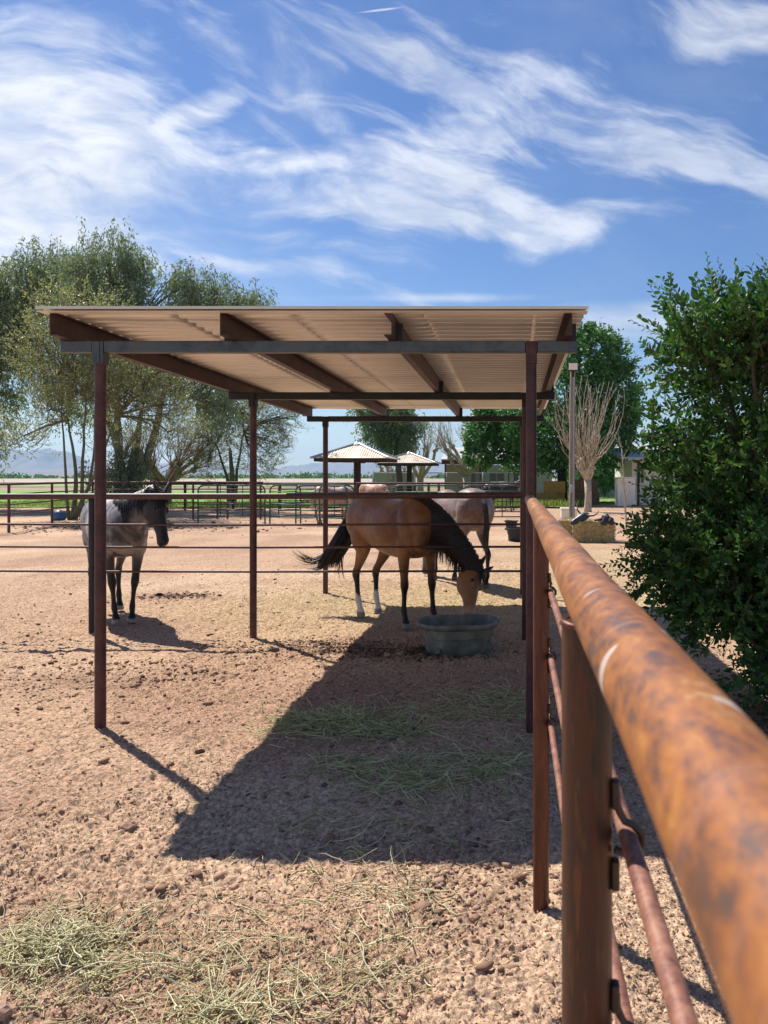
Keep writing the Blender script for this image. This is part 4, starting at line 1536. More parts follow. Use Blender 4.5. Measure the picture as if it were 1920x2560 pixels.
# ------------------------------------------------------------------ ramadas
def ramada(label, x, y, w, hx_, ev=2.62, apex=3.45, dx=0.0):
    t = thing('shade_ramada', label, 'ramada', (x, y, 0), group='square ramadas with pyramid metal roofs')
    MB().box((x - .15, y - .15, -.1), (x + .15, y + .15, ev + .35), .02).build('post', M['darkwood'], t)
    f = MB()
    hw = w / 2 - .12
    f.box((x - hw, y - hw, ev - .15), (x + hw, y - hw + .1, ev + .0), .01)
    f.box((x - hw, y + hw - .1, ev - .15), (x + hw, y + hw, ev + .0), .01)
    f.box((x - hw, y - hw + .1, ev - .15), (x - hw + .1, y + hw - .1, ev), .01)
    f.box((x + hw - .1, y - hw + .1, ev - .15), (x + hw, y + hw - .1, ev), .01)
    f.box((x - hw + .1, y - .08, ev - .17), (x + hw - .1, y + .08, ev - .03))
    f.box((x - .08, y - hw + .1, ev - .19), (x + .08, y + hw - .1, ev - .05))
    f.build('eave_frame', M['darkwood'], t)
    # four corrugated slopes
    mb = MB()
    n = 64
    for q in range(4):
        a = q * math.pi / 2
        c, s = math.cos(a), math.sin(a)
        V = []
        for i in range(n + 1):
            u = -1 + 2 * i / n
            wv = .010 * (i % 2)
            for v in (0.0, 1.0):
                hw2 = w / 2
                tp = 1 - v
                # strips run straight up the slope, clipped at the hips
                ux = u * hw2
                vmax = 1 - abs(u)
                vv = v * vmax
                px_, py_ = ux, -hw2 * (1 - vv)
                pz = ev + (apex - ev) * vv + wv * 1.0
                V.append((x + px_ * c - py_ * s, y + px_ * s + py_ * c, pz))
        F = [(2 * i, 2 * i + 2, 2 * i + 3, 2 * i + 1) for i in range(n)]
        mb.add(V, F)
    mroof = mat_noise('weathered_tin', [s2l('8a6e5c'), s2l('a89784'), s2l('b8ad9c'), s2l('c4bbaa')], .9, .5, stretch=(2.4, 2.4, .4), metal=.2)
    o = mb.build('roof', mroof, t)
    so_ = o.modifiers.new('s', 'SOLIDIFY')
    so_.thickness = .01
    hip = MB()
    for q in range(4):
        a = q * math.pi / 2 + math.pi / 4
        hip.tube([(x + w / 2 * 1.414 * math.cos(a), y + w / 2 * 1.414 * math.sin(a), ev + .02), (x, y, apex + .03)], .05, 6)
    hip.build('hip_cap', M['galv'], t)
    MB().tube([(x, y, apex - .06), (x, y, apex + .10)], [.28, .06], 10).build('cap', M['galv'], t)


ramada('tin pyramid roof on a dark post, left and larger of the two ramadas', -7.75, 37.9, 3.65, 0, 2.60, 3.36)
ramada('tin pyramid roof on a dark post, right and farther of the two ramadas', -6.85, 50.0, 3.75, 0, 2.58, 3.25)

# ------------------------------------------------------------------ buildings
def window(t, x0, x1, z0, z1, y, frame='white'):
    w = MB()
    w.box((x0, y - .05, z0), (x1, y - .005, z1))
    o = w.build('window', M['glass'], t)
    f = MB()
    f.box((x0 - .06, y - .07, z0 - .06), (x1 + .06, y - .003, z0))
    f.box((x0 - .06, y - .07, z1), (x1 + .06, y - .003, z1 + .06))
    f.box((x0 - .06, y - .07, z0), (x0, y - .003, z1))
    f.box((x1, y - .07, z0), (x1 + .06, y - .003, z1))
    f.box(((x0 + x1) / 2 - .02, y - .06, z0), ((x0 + x1) / 2 + .02, y - .051, z1))
    f.build('window_frame', M[frame], o)


M['pink_block'] = mat_noise('pinkish_block_wall', [s2l('9c8378'), s2l('b09485')], 3, .9, .2)
M['redfascia'] = mat_noise('dark_red_fascia', [s2l('4e2420'), s2l('63302a')], 3, .7)
M['tinroof'] = mat_noise('pale_metal_roof', [s2l('a9a9a4'), s2l('c4c4be')], 1, .5)
M['greywall'] = mat_noise('pale_grey_wall', [s2l('9aa0a0'), s2l('b4b9b6')], 1, .8)
B1 = thing('stable', 'low stable with dark red fascia and pale metal roof behind the bare tree', 'building', (-4.5, 66, 0))
Y = 66.0
MB().box((-5.9, Y, -.2), (-2.75, Y + 8, 2.75)).build('wall', M['pink_block'], B1)
MB().box((-2.74, Y + .6, -.2), (3.2, Y + 8, 2.7)).build('wall', M['white'], B1)
MB().box((-6.2, Y - .9, 2.76), (3.6, Y - .8, 3.12)).build('fascia', M['redfascia'], B1)
rf = MB()
rf.add([(-6.25, Y - 1, 3.13), (3.7, Y - 1, 3.13), (3.7, Y + 4.5, 4.3), (-6.25, Y + 4.5, 4.3), (3.7, Y + 10, 3.13), (-6.25, Y + 10, 3.13),
        (-6.25, Y - 1, 3.19), (3.7, Y - 1, 3.19), (3.7, Y + 4.5, 4.36), (-6.25, Y + 4.5, 4.36), (3.7, Y + 10, 3.19), (-6.25, Y + 10, 3.19)],
       [(0, 3, 2, 1), (3, 5, 4, 2), (6, 7, 8, 9), (9, 8, 10, 11), (0, 1, 7, 6), (5, 11, 10, 4), (0, 6, 9, 3), (3, 9, 11, 5), (1, 2, 8, 7), (2, 4, 10, 8)])
rf.build('roof', M['tinroof'], B1)
for x in (-5.95, -3.0, -.6, 1.6):
    MB().box((x, Y - .82, 0), (x + .14, Y - .68, 2.76)).build('porch_post', M['redfascia'], B1)
window(B1, -2.2, -.9, 1.1, 2.1, Y + .6)
window(B1, -.1, .9, 1.1, 2.2, Y + .6)
dd = MB().box((-4.4, Y - .06, -.1), (-3.4, Y - .005, 2.1)).build('door', M['glass'], B1)
bench = thing('shed_cabinet', 'pale cabinet standing under the stable porch', 'cabinet', (-1.8, Y - 1.4, 0))
cb = MB().box((-2.0, Y - 1.9, 0), (-.6, Y - 1.3, 1.25), .03).build('cabinet_box', M['greywall'], bench)
MB().box((-2.04, Y - 1.95, 1.252), (-.56, Y - 1.26, 1.31), .01).build('lid', M['white'], bench)

B2 = thing('house', 'low grey-white house wall in shade behind the big green tree', 'building', (5, 64, 0))
MB().box((3.9, 64, -.2), (9.5, 71, 2.5)).build('wall', M['greywall'], B2)
MB().box((3.6, 63.2, 2.51), (9.9, 72, 2.8), .05).build('roof', M['tinroof'], B2)
window(B2, 5.6, 6.9, .9, 1.9, 64)
for x in (4.0, 5.2):
    MB().tube([(x, 63.6, -.1), (x, 63.6, 2.5)], .05, 8).build('porch_post', M['white'], B2, True, 40)

B3 = thing('house', 'cream house with overhanging roof half hidden by the leafy bush', 'building', (9, 47, 0))
MB().box((7.15, 47, -.2), (13.5, 55, 2.75)).build('wall', M['cream'], B3)
rf = MB()
rf.add([(6.5, 45.6, 3.3), (14, 45.6, 2.75), (14, 56, 2.75), (6.5, 56, 3.3), (6.5, 45.6, 3.42), (14, 45.6, 2.87), (14, 56, 2.87), (6.5, 56, 3.42)][:0] or
       [(6.3, 45.4, 2.70), (14, 45.4, 2.70), (14, 56, 3.9), (6.3, 56, 3.9), (6.3, 45.4, 2.86), (14, 45.4, 2.86), (14, 56, 4.06), (6.3, 56, 4.06)],
       [(0, 3, 2, 1), (4, 5, 6, 7), (0, 1, 5, 4), (1, 2, 6, 5), (2, 3, 7, 6), (3, 0, 4, 7)])
rf.build('roof', M['greywall'], B3)
window(B3, 7.5, 7.85, 1.35, 2.3, 47)
window(B3, 9.2, 10.2, 1.2, 2.3, 47)
MB().tube([(7.35, 45.8, -.1), (7.35, 45.8, 2.75)], .075, 10).build('porch_post', M['darksteel'], B3, True, 40)
sd_ = thing('storage_shed', 'small white storage shed at the corner of the cream house', 'shed', (6.4, 45.2, 0))
MB().box((5.95, 44.6, 0), (6.98, 45.9, 1.62), .02).build('wall', M['cream'], sd_)
MB().box((5.9, 44.5, 1.622), (7.03, 46.0, 1.70), .02).build('lid', M['white'], sd_)
MB().box((6.2, 44.57, .06), (6.78, 44.596, 1.5), .004).build('door', M['white'], sd_)

# chain link yard fence
m, nb, b = new_mat('chain_link')
tc = nb.new('ShaderNodeTexCoord')
ga = nb.new('ShaderNodeSeparateXYZ')
nb.link(tc.outputs['Object'], ga.inputs[0])
u1 = nb.m('ADD', ga.outputs[0], ga.outputs[2])
u2 = nb.m('SUBTRACT', ga.outputs[0], ga.outputs[2])
w1 = nb.m('LESS_THAN', nb.m('FRACT', nb.m('MULTIPLY', u1, 9.0)), .09)
w2 = nb.m('LESS_THAN', nb.m('FRACT', nb.m('MULTIPLY', u2, 9.0)), .09)
b.inputs['Base Color'].default_value = (*s2l('a5aaad'), 1)
nb.link(nb.m('MAXIMUM', w1, w2), b.inputs['Alpha'])
CL = thing('chain_link_fence', 'grey chain link fence on thin posts in front of the stable', 'fence', (-4, 60, 0))
mb = MB()
mb.add([(-11, 60, .05), (3.2, 60, .05), (3.2, 60, 1.98), (-11, 60, 1.98)], [(0, 1, 2, 3)])
mb.build('mesh', m, CL)
MB().tube([(-11, 60.03, 2.0), (3.2, 60.03, 2.0)], .035, 8).build('top_rail', M['galv'], CL, True)
for k in range(6):
    x = -11 + k * 2.84
    MB().tube([(x, 60.03, -.1), (x, 60.03, 2.05)], .045, 8).build('post', M['galv'], CL, True)
WP = thing('metal_fence', 'pale corrugated metal fence screen behind the right ramada', 'fence', (-9.8, 62, 0))
mb = MB()
n = 60
V, F = [], []
for i in range(n + 1):
    x = -11.4 + 3.3 * i / n
    for z in (.05, 2.1):
        V.append((x, 62 + (.06 if i % 2 else 0), z))
F = [(2 * i, 2 * i + 2, 2 * i + 3, 2 * i + 1) for i in range(n)]
o = mb.add(V, F).build('sheet', M['tinroof'], WP)
o.modifiers.new('s', 'SOLIDIFY').thickness = .01
for x in (-11.45, -9.75, -8.05):
    MB().tube([(x, 62.12, -.1), (x, 62.12, 2.2)], .05, 8).build('post', M['galv'], WP, True)

# ------------------------------------------------------------------ lamp pole
LPX, LPY = 1.64, 22.2
LPO = thing('lamp_pole', 'weathered timber pole with a square floodlight on top behind the hay bales', 'lamp pole', (LPX, LPY, 0))
MB().tube([(LPX, LPY, -.2), (LPX + .01, LPY, 2.4), (LPX + .03, LPY, 4.78)], [.088, .082, .074], 14).build('pole', M['timber'], LPO, True, 40)
MB().tube([(LPX + .03, LPY - .1, .2), (LPX + .035, LPY - .1, 1.9), (LPX + .05, LPY - .1, 4.6)], .018, 8).build('conduit', M['galv'], LPO, True, 40)
MB().box((LPX - .04, LPY - .17, 1.28), (LPX + .06, LPY - .08, 1.50), .01).build('switch_box', M['galv'], LPO)
fl = MB().box((LPX - .11, LPY - .16, 4.76), (LPX + .17, LPY - .06, 5.03), .015).build('floodlight', M['darksteel'], LPO)
MB().box((LPX - .095, LPY - .168, 4.80), (LPX + .155, LPY - .1605, 4.99), .002).build('lens', M['cream'], fl)
MB().box((LPX + .0, LPY - .1, 4.60), (LPX + .07, LPY - .05, 4.76), .004).build('bracket', M['darksteel'], LPO)

# ------------------------------------------------------------------ hay bales, roping dummy, jacket, bin
def bale(name, label, x, y, lx, ly, lz, rz, z0=0, mat=None, straw=True, seed=0):
    t = thing(name, label, 'hay bale', (x, y, z0), rz, local=True)
    r = random.Random(seed)
    V, F = [], []
    nx, ny, nz = 22, 10, 12
    idx = {}
    mb = MB()

    def pt(i, j, k):
        key = (i, j, k)
        if key not in idx:
            px_, py_, pz = (i / nx - .5) * lx, (j / ny - .5) * ly, k / nz * lz
            rr_ = 1
            q = .5 + .5 * math.sin(i / nx * 9 * math.pi)
            s_ = .014
            px_ += r.uniform(-s_, s_)
            py_ += r.uniform(-s_, s_)
            pz += r.uniform(-s_, s_) if k else 0
            # rounded edges and string waists
            for c_, L_ in ((i / nx, lx),):
                if abs(c_ - .3) < .03 or abs(c_ - .7) < .03:
                    pz -= .012 * (k == nz)
                    py_ *= .975
            e = (i in (0, nx)) + (j in (0, ny)) + (k in (0, nz))
            if e >= 2:
                px_ *= .975
                py_ *= .965
                pz = lz / 2 + (pz - lz / 2) * .97
            idx[key] = len(V)
            V.append((px_, py_, pz))
        return idx[key]
    for i in range(nx):
        for j in range(ny):
            F.append((pt(i, j, nz), pt(i + 1, j, nz), pt(i + 1, j + 1, nz), pt(i, j + 1, nz)))
            F.append((pt(i, j, 0), pt(i, j + 1, 0), pt(i + 1, j + 1, 0), pt(i + 1, j, 0)))
    for i in range(nx):
        for k in range(nz):
            F.append((pt(i, 0, k), pt(i + 1, 0, k), pt(i + 1, 0, k + 1), pt(i, 0, k + 1)))
            F.append((pt(i, ny, k), pt(i, ny, k + 1), pt(i + 1, ny, k + 1), pt(i + 1, ny, k)))
    for j in range(ny):
        for k in range(nz):
            F.append((pt(0, j, k), pt(0, j, k + 1), pt(0, j + 1, k + 1), pt(0, j + 1, k)))
            F.append((pt(nx, j, k), pt(nx, j + 1, k), pt(nx, j + 1, k + 1), pt(nx, j, k + 1)))
    mb.add(V, F)
    mb.build('bale_core', mat or M['bale'], t, world=False)
    if straw:
        s = MB()
        for q in range(1500):
            f = r.randrange(4)
            a, c = r.uniform(-.5, .5), r.uniform(0.02, .98)
            if f == 0:
                p = Vector((a * lx, -ly / 2, c * lz))
                nrm = Vector((0, -1, 0))
            elif f == 1:
                p = Vector((a * lx, (c - .5) * ly, lz))
                nrm = Vector((0, 0, 1))
            elif f == 2:
                p = Vector((lx / 2, a * ly, c * lz))
                nrm = Vector((1, 0, 0))
            else:
                p = Vector((-lx / 2, a * ly, c * lz))
                nrm = Vector((-1, 0, 0))
            d = (Vector((r.uniform(-1, 1), r.uniform(-1, 1), r.uniform(-1, 1))) + nrm * .35).normalized()
            L_ = r.uniform(.03, .09)
            s.tube([p - nrm * .004, p + d * L_ * .5 + nrm * .008, p + d * L_ + nrm * .006], .0024, 3, cap=False)
        s.build('loose_straw', M['balestraw'], t, world=False)
    for xs in (-.2, .2):
        e = .012
        tw = MB()
        tw.tube([(xs * lx, -ly / 2 - e, 0.02), (xs * lx, -ly / 2 - e, lz * .97), (xs * lx, -ly / 2 + .03, lz + e * .6), (xs * lx, ly / 2 - .03, lz + e * .6), (xs * lx, ly / 2 + e, lz * .97), (xs * lx, ly / 2 + e, .02)], .004, 5)
        tw.build('twine', M['rod'], t, True, world=False)
    return t


M['bale'] = mat_noise('packed_hay', [s2l('7f6a44'), s2l('a08a5c'), s2l('bca676'), s2l('cdbb90')], 26, .9, .8, bscale=70, stretch=(1, 1, .6), bdist=.02)
M['bale2'] = mat_noise('golden_packed_hay', [s2l('8a6a34'), s2l('a8853f'), s2l('c09c50')], 16, .9, .8, bscale=50, bdist=.02)
M['bale3'] = mat_noise('brown_packed_hay', [s2l('5e4a34'), s2l('7a6146'), s2l('8d7352')], 16, .9, .8, bscale=50, bdist=.02)
M['balestraw'] = island_mat('bale_straw', s2l('96804f'), s2l('b89f6c'), s2l('d6c496'))
bale('hay_bale', 'hay bale carrying the horned head and the dark jacket', 2.10, 20.7, 1.10, .62, .57, R(-4), gz(2.1, 20.7) - .01, seed=1)
bale('hay_bale', 'hay bale end-on at the foot of the lamp pole', 1.55, 21.15, 1.0, .5, .60, R(74), gz(1.45, 21.3) - .01, seed=2)
bale('hay_bale', 'loose golden bale lying at the foot of the big green tree', 2.2, 47.2, 1.5, 1.0, .75, R(20), -.02, mat=M['bale2'], straw=False, seed=3)
bale('hay_bale', 'golden bale stacked on another beside the big tree trunk', 2.45, 47.2, 1.3, .9, .72, R(-6), .72, mat=M['bale2'], straw=False, seed=4)
bale('hay_bale', 'brown bale, bottom of the stack behind the pollarded tree', 4.35, 48.0, 1.75, 1.1, .80, R(2), -.02, mat=M['bale3'], straw=False, seed=5)
bale('hay_bale', 'brown bale, top of the stack behind the pollarded tree', 4.3, 48.0, 1.7, 1.0, .78, R(-2), .77, mat=M['bale3'], straw=False, seed=6)

bn = thing('storage_bin', 'small cream bin with a yellow lid behind the lamp pole', 'bin', (1.65, 24.0, 0))
MB().box((1.44, 23.8, 0), (1.93, 24.2, .72), .02).build('bin_body', M['cream'], bn)
MB().box((1.42, 23.78, .722), (1.95, 24.22, .77), .01).build('lid', M['cream'], bn)

# roping steer head
M['dummy'] = mat_noise('dark_blue_grey_plastic', [s2l('22292f'), s2l('323b42')], 6, .4)
zt = gz(2.1, 20.7) + .57
SHD = thing('roping_dummy', 'dark plastic steer head with two curved horns lying on the hay bale', 'steer head', (1.84, 20.6, zt))
mb = MB()
loft(mb, [(1.50, 20.42, zt - .06, .045, .055), (1.55, 20.44, zt - .035, .075, .075), (1.66, 20.48, zt + .02, .095, .085), (1.78, 20.53, zt + .085, .11, .12), (1.88, 20.57, zt + .13, .105, .125), (1.96, 20.6, zt + .15, .07, .10), (1.99, 20.61, zt + .155, .02, .03)], (.3, 1, 0), 4, 16)
for s in (-1, 1):
    ellipsoid(mb, (1.76, 20.53 + s * .10, zt + .12), (.04, .025, .03))
mb.build('head', M['dummy'], SHD, True)
MB().tube([(1.90, 20.5, zt + .16), (1.98, 20.36, zt + .15), (2.08, 20.28, zt + .165), (2.16, 20.25, zt + .21), (2.21, 20.24, zt + .29)], [.035, .032, .026, .018, .006], 10).build('horn', M['dummy'], SHD, True)
MB().tube([(1.86, 20.66, zt + .17), (1.80, 20.78, zt + .18), (1.74, 20.84, zt + .22), (1.70, 20.86, zt + .28), (1.68, 20.86, zt + .36)], [.035, .032, .026, .018, .006], 10).build('horn', M['dummy'], SHD, True)
# jacket
JK = thing('jacket', 'crumpled dark purple-grey jacket lying on the right end of the hay bale', 'jacket', (2.45, 20.6, zt))
V, F = [], []
n = 34
for i in range(n):
    for j in range(n):
        u, v = i / (n - 1) * 2 - 1, j / (n - 1) * 2 - 1
        r_ = math.hypot(u, v)
        ox = 2.44 + u * .19 + .02 * math.sin(v * 5)
        oy = 20.52 + v * .23
        zz = .015 + .15 * max(0, 1 - r_ * 1.0) ** .7 + .035 * math.sin(u * 8 + v * 5) * (1 - .5 * r_) + .025 * math.sin(v * 11 - u * 6)
        hang = max(0, (20.37 - oy)) * 1.1
        V.append((ox, max(oy, 20.33), zt + max(.008, zz) - hang * 1.2))
for i in range(n - 1):
    for j in range(n - 1):
        F.append((i * n + j, (i + 1) * n + j, (i + 1) * n + j + 1, i * n + j + 1))
o = MB().add(V, F).build('cloth', mat_noise('dark_cloth', [s2l('2c2730'), s2l('433c46')], 9, .85), JK, True)
o.modifiers.new('s', 'SOLIDIFY').thickness = .006
MB().tube([(2.12, 20.5, zt + .02), (2.22, 20.44, zt + .035), (2.32, 20.46, zt + .04)], [.02, .035, .045], 10).build('sleeve', o.data.materials[0], JK, True)

# blue ball by the thin trunks, hoses, log
BB = MB()
ellipsoid(BB, (-18.0, 30.4, .18), (.30, .26, .24), None, 20, 12)
tag(BB.build('water_bucket', mat_noise('faded_blue_plastic', [s2l('3c5a7c'), s2l('54759a')], 3, .5), None, True), 'faded blue bucket lying at the foot of the thin-stemmed tree', 'bucket')
ptsh = []
for k in range(60):
    a = k / 59
    ptsh.append((0.95 + .9 * a + .05 * math.sin(a * 9), 7.3 - .8 * a + .25 * math.sin(a * 6), .02))
for nm, lb, mt_, pts in (('hose', 'black hose lying in the dirt under the bush', M['black_rubber'], ptsh),
                         ('hose', 'dark green hose looped on the ground beneath the left side of the bush', M['green'], [(1.0 + .28 * math.cos(k * .25), 8.2 + .5 * math.sin(k * .25), .02 + .0005 * k) for k in range(50)])):
    tag(MB().tube([(x, y, z + gz(x, y)) for x, y, z in pts], .012, 8).build(nm, mt_, None, True), lb, 'hose')
lg = thing('log', 'short dark split log lying on the dirt left of the bush', 'log', (2.75, 18.8, 0))
MB().tube([(2.72, 18.9, .08), (2.95, 18.8, .09), (3.3, 18.7, .08)], [.08, .09, .08], 12).build('bark', M['darkwood'], lg, True, 40)

# ------------------------------------------------------------------ mountains and far plain
def mountain(name, x0, x1, y, peaks, depth, seed, mat, base=0):
    n, mrows = 220, 26
    xs = np.linspace(x0, x1, n)
    prof = np.interp((xs - x0) / (x1 - x0), [p[0] for p in peaks], [p[1] for p in peaks])
    rid = fbm(xs * 14 / (x1 - x0), xs * 0, 6, seed, .6) - .5
    rid2 = fbm(xs * 60 / (x1 - x0), xs * 0 + 3, 4, seed + 3, .6) - .5
    prof = np.maximum(0, prof * (1 + .55 * rid + .22 * rid2))
    V, F = [], []
    for j in range(mrows):
        v = j / (mrows - 1)
        sh = math.sin(math.pi * v) ** 1.1
        yy_ = y + depth * v
        nz = fbm(xs * 40 / (x1 - x0), np.full(n, v * 9.0), 4, seed + 9)
        for i in range(n):
            V.append((xs[i], yy_, base + prof[i] * sh * (.72 + .56 * nz[i]) - 5))
    for j in range(mrows - 1):
        for i in range(n - 1):
            q = j * n + i
            F.append((q, q + 1, q + n + 1, q + n))
    o = MB().add(V, F).build(name, mat, None, True)
    tag(o, kind='structure')


mm = mat_noise('desert_mountain_rock', [s2l('6a6058'), s2l('85786c')], .003, .95)
mountain('mountain_range', -7800, -2300, 8200, [(0, 150), (.1, 290), (.2, 330), (.3, 300), (.45, 270), (.5, 120), (.6, 90), (.7, 150), (.8, 110), (1, 60)], 1800, 3, mm)
mountain('far_mountain_range', -5200, 1500, 11000, [(0, 60), (.2, 90), (.35, 210), (.43, 320), (.5, 200), (.56, 260), (.62, 210), (.68, 290), (.75, 330), (.85, 200), (1, 80)], 2200, 8, mm)
mountain('low_hills', -6500, -1700, 5200, [(0, 60), (.3, 75), (.6, 45), (1, 10)], 1200, 21, mm)
# ------------------------------------------------------------------ vegetation
def limb(mb, a, b, r0, r1, sag=0.0, wob=.05, seg=8, n=7, rr=random):
    a, b = Vector(a), Vector(b)
    L = (b - a).length
    s = Vector((rr.uniform(-1, 1), rr.uniform(-1, 1), rr.uniform(-.3, .3))) * wob * L
    pts, rad = [], []
    for i in range(n + 1):
        t = i / n
        p = a.lerp(b, t) + s * math.sin(math.pi * t) + Vector((0, 0, sag * L * math.sin(math.pi * t)))
        p += Vector((rr.uniform(-1, 1), rr.uniform(-1, 1), rr.uniform(-1, 1))) * wob * L * .12 * (0 < i < n)
        pts.append(p)
        rad.append(r0 + (r1 - r0) * t ** .8)
    mb.tube(pts, rad, seg)
    return pts


LEAF = np.array([(0, 0, 0), (.35, .30, .05), (1.0, 0, 0.0), (.35, -.30, .05), (.7, .22, .03), (.7, -.22, .03)])
LEAFF = np.array([(0, 5, 5, 1)])


def leaves(name, C, D, size, mat, parent, aspect=.45, seed=0, quad=True, jit=.6, colors=None):
    """C centres (n,3); D main direction (n,3); size (n,)"""
    r = np.random.default_rng(seed)
    n = len(C)
    D = D + r.normal(0, jit, (n, 3))
    D /= np.linalg.norm(D, axis=1)[:, None] + 1e-9
    S = np.cross(D, r.normal(0, 1, (n, 3)))
    S /= np.linalg.norm(S, axis=1)[:, None] + 1e-9
    N = np.cross(D, S)
    size = np.asarray(size)[:, None] * r.uniform(.7, 1.3, (n, 1))
    if quad:
        V = np.stack([C, C + D * size * .5 + S * size * aspect * .5, C + D * size, C + D * size * .5 - S * size * aspect * .5], 1)
        F = np.arange(n * 4).reshape(n, 4)
    else:      # shaped, folded leaf: 2 quads
        w = size * aspect * .5
        V = np.stack([C, C + D * size * .35 + S * w + N * w * .35, C + D * size * .75 + S * w * .75 + N * w * .3, C + D * size,
                      C + D * size * .75 - S * w * .75 + N * w * .3, C + D * size * .35 - S * w + N * w * .35], 1)
        b = np.arange(n)[:, None] * 6
        F = np.concatenate([b + np.array([[0, 1, 2, 3]]), b + np.array([[0, 3, 4, 5]])], 0)
    return fastmesh(name, V.reshape(-1, 3), F, mat, parent)


def in_ball(r, n, c, rad, shell=.35):
    v = r.normal(0, 1, (n, 3))
    v /= np.linalg.norm(v, axis=1)[:, None]
    q = r.uniform(shell, 1, (n, 1)) ** (1 / 2.0)
    return np.asarray(c) + v * q * np.asarray(rad)


bark = mat_noise('brown_bark', [s2l('4a4038'), s2l('6a5c50'), s2l('7d6e60')], 5, .9, .6, stretch=(3, 3, .6), bscale=12, bdist=.03)
barkd = mat_noise('dark_bark', [s2l('2c2622'), s2l('423a34')], 5, .9, .6, stretch=(3, 3, .6), bscale=12, bdist=.03)
barkg = mat_noise('olive_green_bark', [s2l('5a5c46'), s2l('74755c')], 4, .85, .3)
barkp = mat_noise('pale_pinkish_bark', [s2l('8c8070'), s2l('b0a38f'), s2l('cabda8')], 6, .85, .5, bscale=14, bdist=.03)

L_euc = leaf_mat('grey_green_willow_leaves', s2l('56624f'), s2l('78866c'), s2l('9ca98c'), trans=.3, rough=.65, spec=.2, scale=.6)
L_pv = leaf_mat('yellow_green_fine_leaves', s2l('6f7452'), s2l('8f936c'), s2l('adb088'), trans=.35, scale=.6)
L_dense = leaf_mat('dark_green_leaves', s2l('2f5234'), s2l('4a7845'), s2l('72a058'), trans=.25, scale=.5)
L_olive = leaf_mat('dull_olive_leaves', s2l('6f7050'), s2l('8d8c68'), s2l('aaa684'), trans=.35, scale=.6)
L_bush = leaf_mat('glossy_dark_green_leaves', s2l('203c22'), s2l('386030'), s2l('6a9440'), trans=.28, rough=.5, spec=.35, scale=1.0)


def weeping_tree(name, label, base, clumps, forks, trunk_r, per, mat, wood, seed, hang=1.2, leaf=.16, asp=.28, group=None, ratio=1.0):
    """clumps: (x,y,z,rx,ry,rz)  crown lobes;  hanging sprays of narrow leaves"""
    t = thing(name, label, 'tree', base, group=group)
    rr = random.Random(seed)
    r = np.random.default_rng(seed)
    w = MB()
    b = Vector(base)
    fk = []
    for (fx, fy, fz, fr) in forks:
        f = Vector((fx, fy, fz))
        limb(w, b - Vector((0, 0, .2)), f, trunk_r, fr, 0, .05, 12, 8, rr)
        fk.append((f, fr))
    for f, fr in fk:
        limb(w, f, f + (f - b) * .5, fr * .98, .02, 0, .05, 10, 6, rr)
    C, D = [], []
    for c in clumps:
        cc = Vector(c[:3])
        f, fr = min(fk, key=lambda q: (q[0] - cc).length)
        e = cc - Vector((0, 0, c[5] * .35))
        pts = limb(w, f, e, fr * .75, .05, .06, .08, 7, 7, rr)
        vol = c[3] * c[4] * c[5]
        nb_ = max(14, int(26 * vol ** .55))
        for k in range(nb_):
            q = in_ball(r, 1, c[:3], (c[3] * .95, c[4] * .95, c[5] * .95), .2)[0]
            st = pts[rr.randint(3, len(pts) - 1)]
            if k % 2 == 0:
                limb(w, st, q, .04, .012, .1, .08, 4, 4, rr)
            # hanging spray
            nsp = 5
            for s_ in range(nsp):
                q2 = q + r.normal(0, .33, 3)
                h = hang * r.uniform(.35, 1.1)
                m_ = int(per)
                tt = r.uniform(0, 1, m_)
                out = (q2 - np.array(c[:3])) / np.array(c[3:6])
                px_ = q2[None, :] + np.stack([out[0] * tt * .35, out[1] * tt * .35, -h * tt ** 1.4], 1) + r.normal(0, .085, (m_, 3))
                C.append(px_)
                D.append(np.tile([out[0] * .3, out[1] * .3, -.8], (m_, 1)))
    w.build('trunk', wood, t, True)
    C = np.concatenate(C)
    D = np.concatenate(D)
    leaves('crown', C, D, np.full(len(C), leaf), mat, t, asp, seed, jit=.45)
    return t


def E(px, py, d, rx, ry, dy=0, ryy=None):
    """lobe of a crown: centre seen at photo pixel, radii given in photo pixels at distance d"""
    p = P(px, py, d + dy)
    return (p.x, p.y, p.z, rx * d / FP, ryy or (rx * d / FP), ry * d / FP)


def base_at(px, d):
    return ((px - 1287) / FP * d, d, 0)


# big weeping tree, upper left
dA = 40
weeping_tree('weeping_tree', 'tallest tree on the left, grey-green with a thick forked trunk and drooping foliage', base_at(305, dA),
             [E(275, 640, dA, 95, 75), E(240, 760, dA, 110, 80, 1.5), E(320, 770, dA, 65, 75, -1), E(335, 690, dA, 35, 55), E(200, 690, dA, 50, 60, -1),
              E(500, 760, dA, 80, 65, 1), E(545, 720, dA, 40, 40), E(465, 700, dA, 50, 40), E(630, 745, dA, 45, 35, -.5), E(600, 770, dA, 50, 30),
              E(430, 880, dA, 95, 70, 2), E(520, 960, dA, 55, 65, 1), E(300, 900, dA, 100, 80, 2), E(200, 950, dA, 90, 90, 1.5), E(560, 1010, dA, 25, 50, 0), E(300, 1185, dA, 50, 45, -.5), E(340, 1160, dA, 40, 40, -.3)],
             [(*P(345, 1080, dA), .17), (*P(275, 1060, dA), .15), (*P(410, 980, dA), .13), (*P(290, 900, dA), .11)], .29, 21, L_euc, barkg, 5, hang=1.5, leaf=.20, asp=.28)
dB = 42
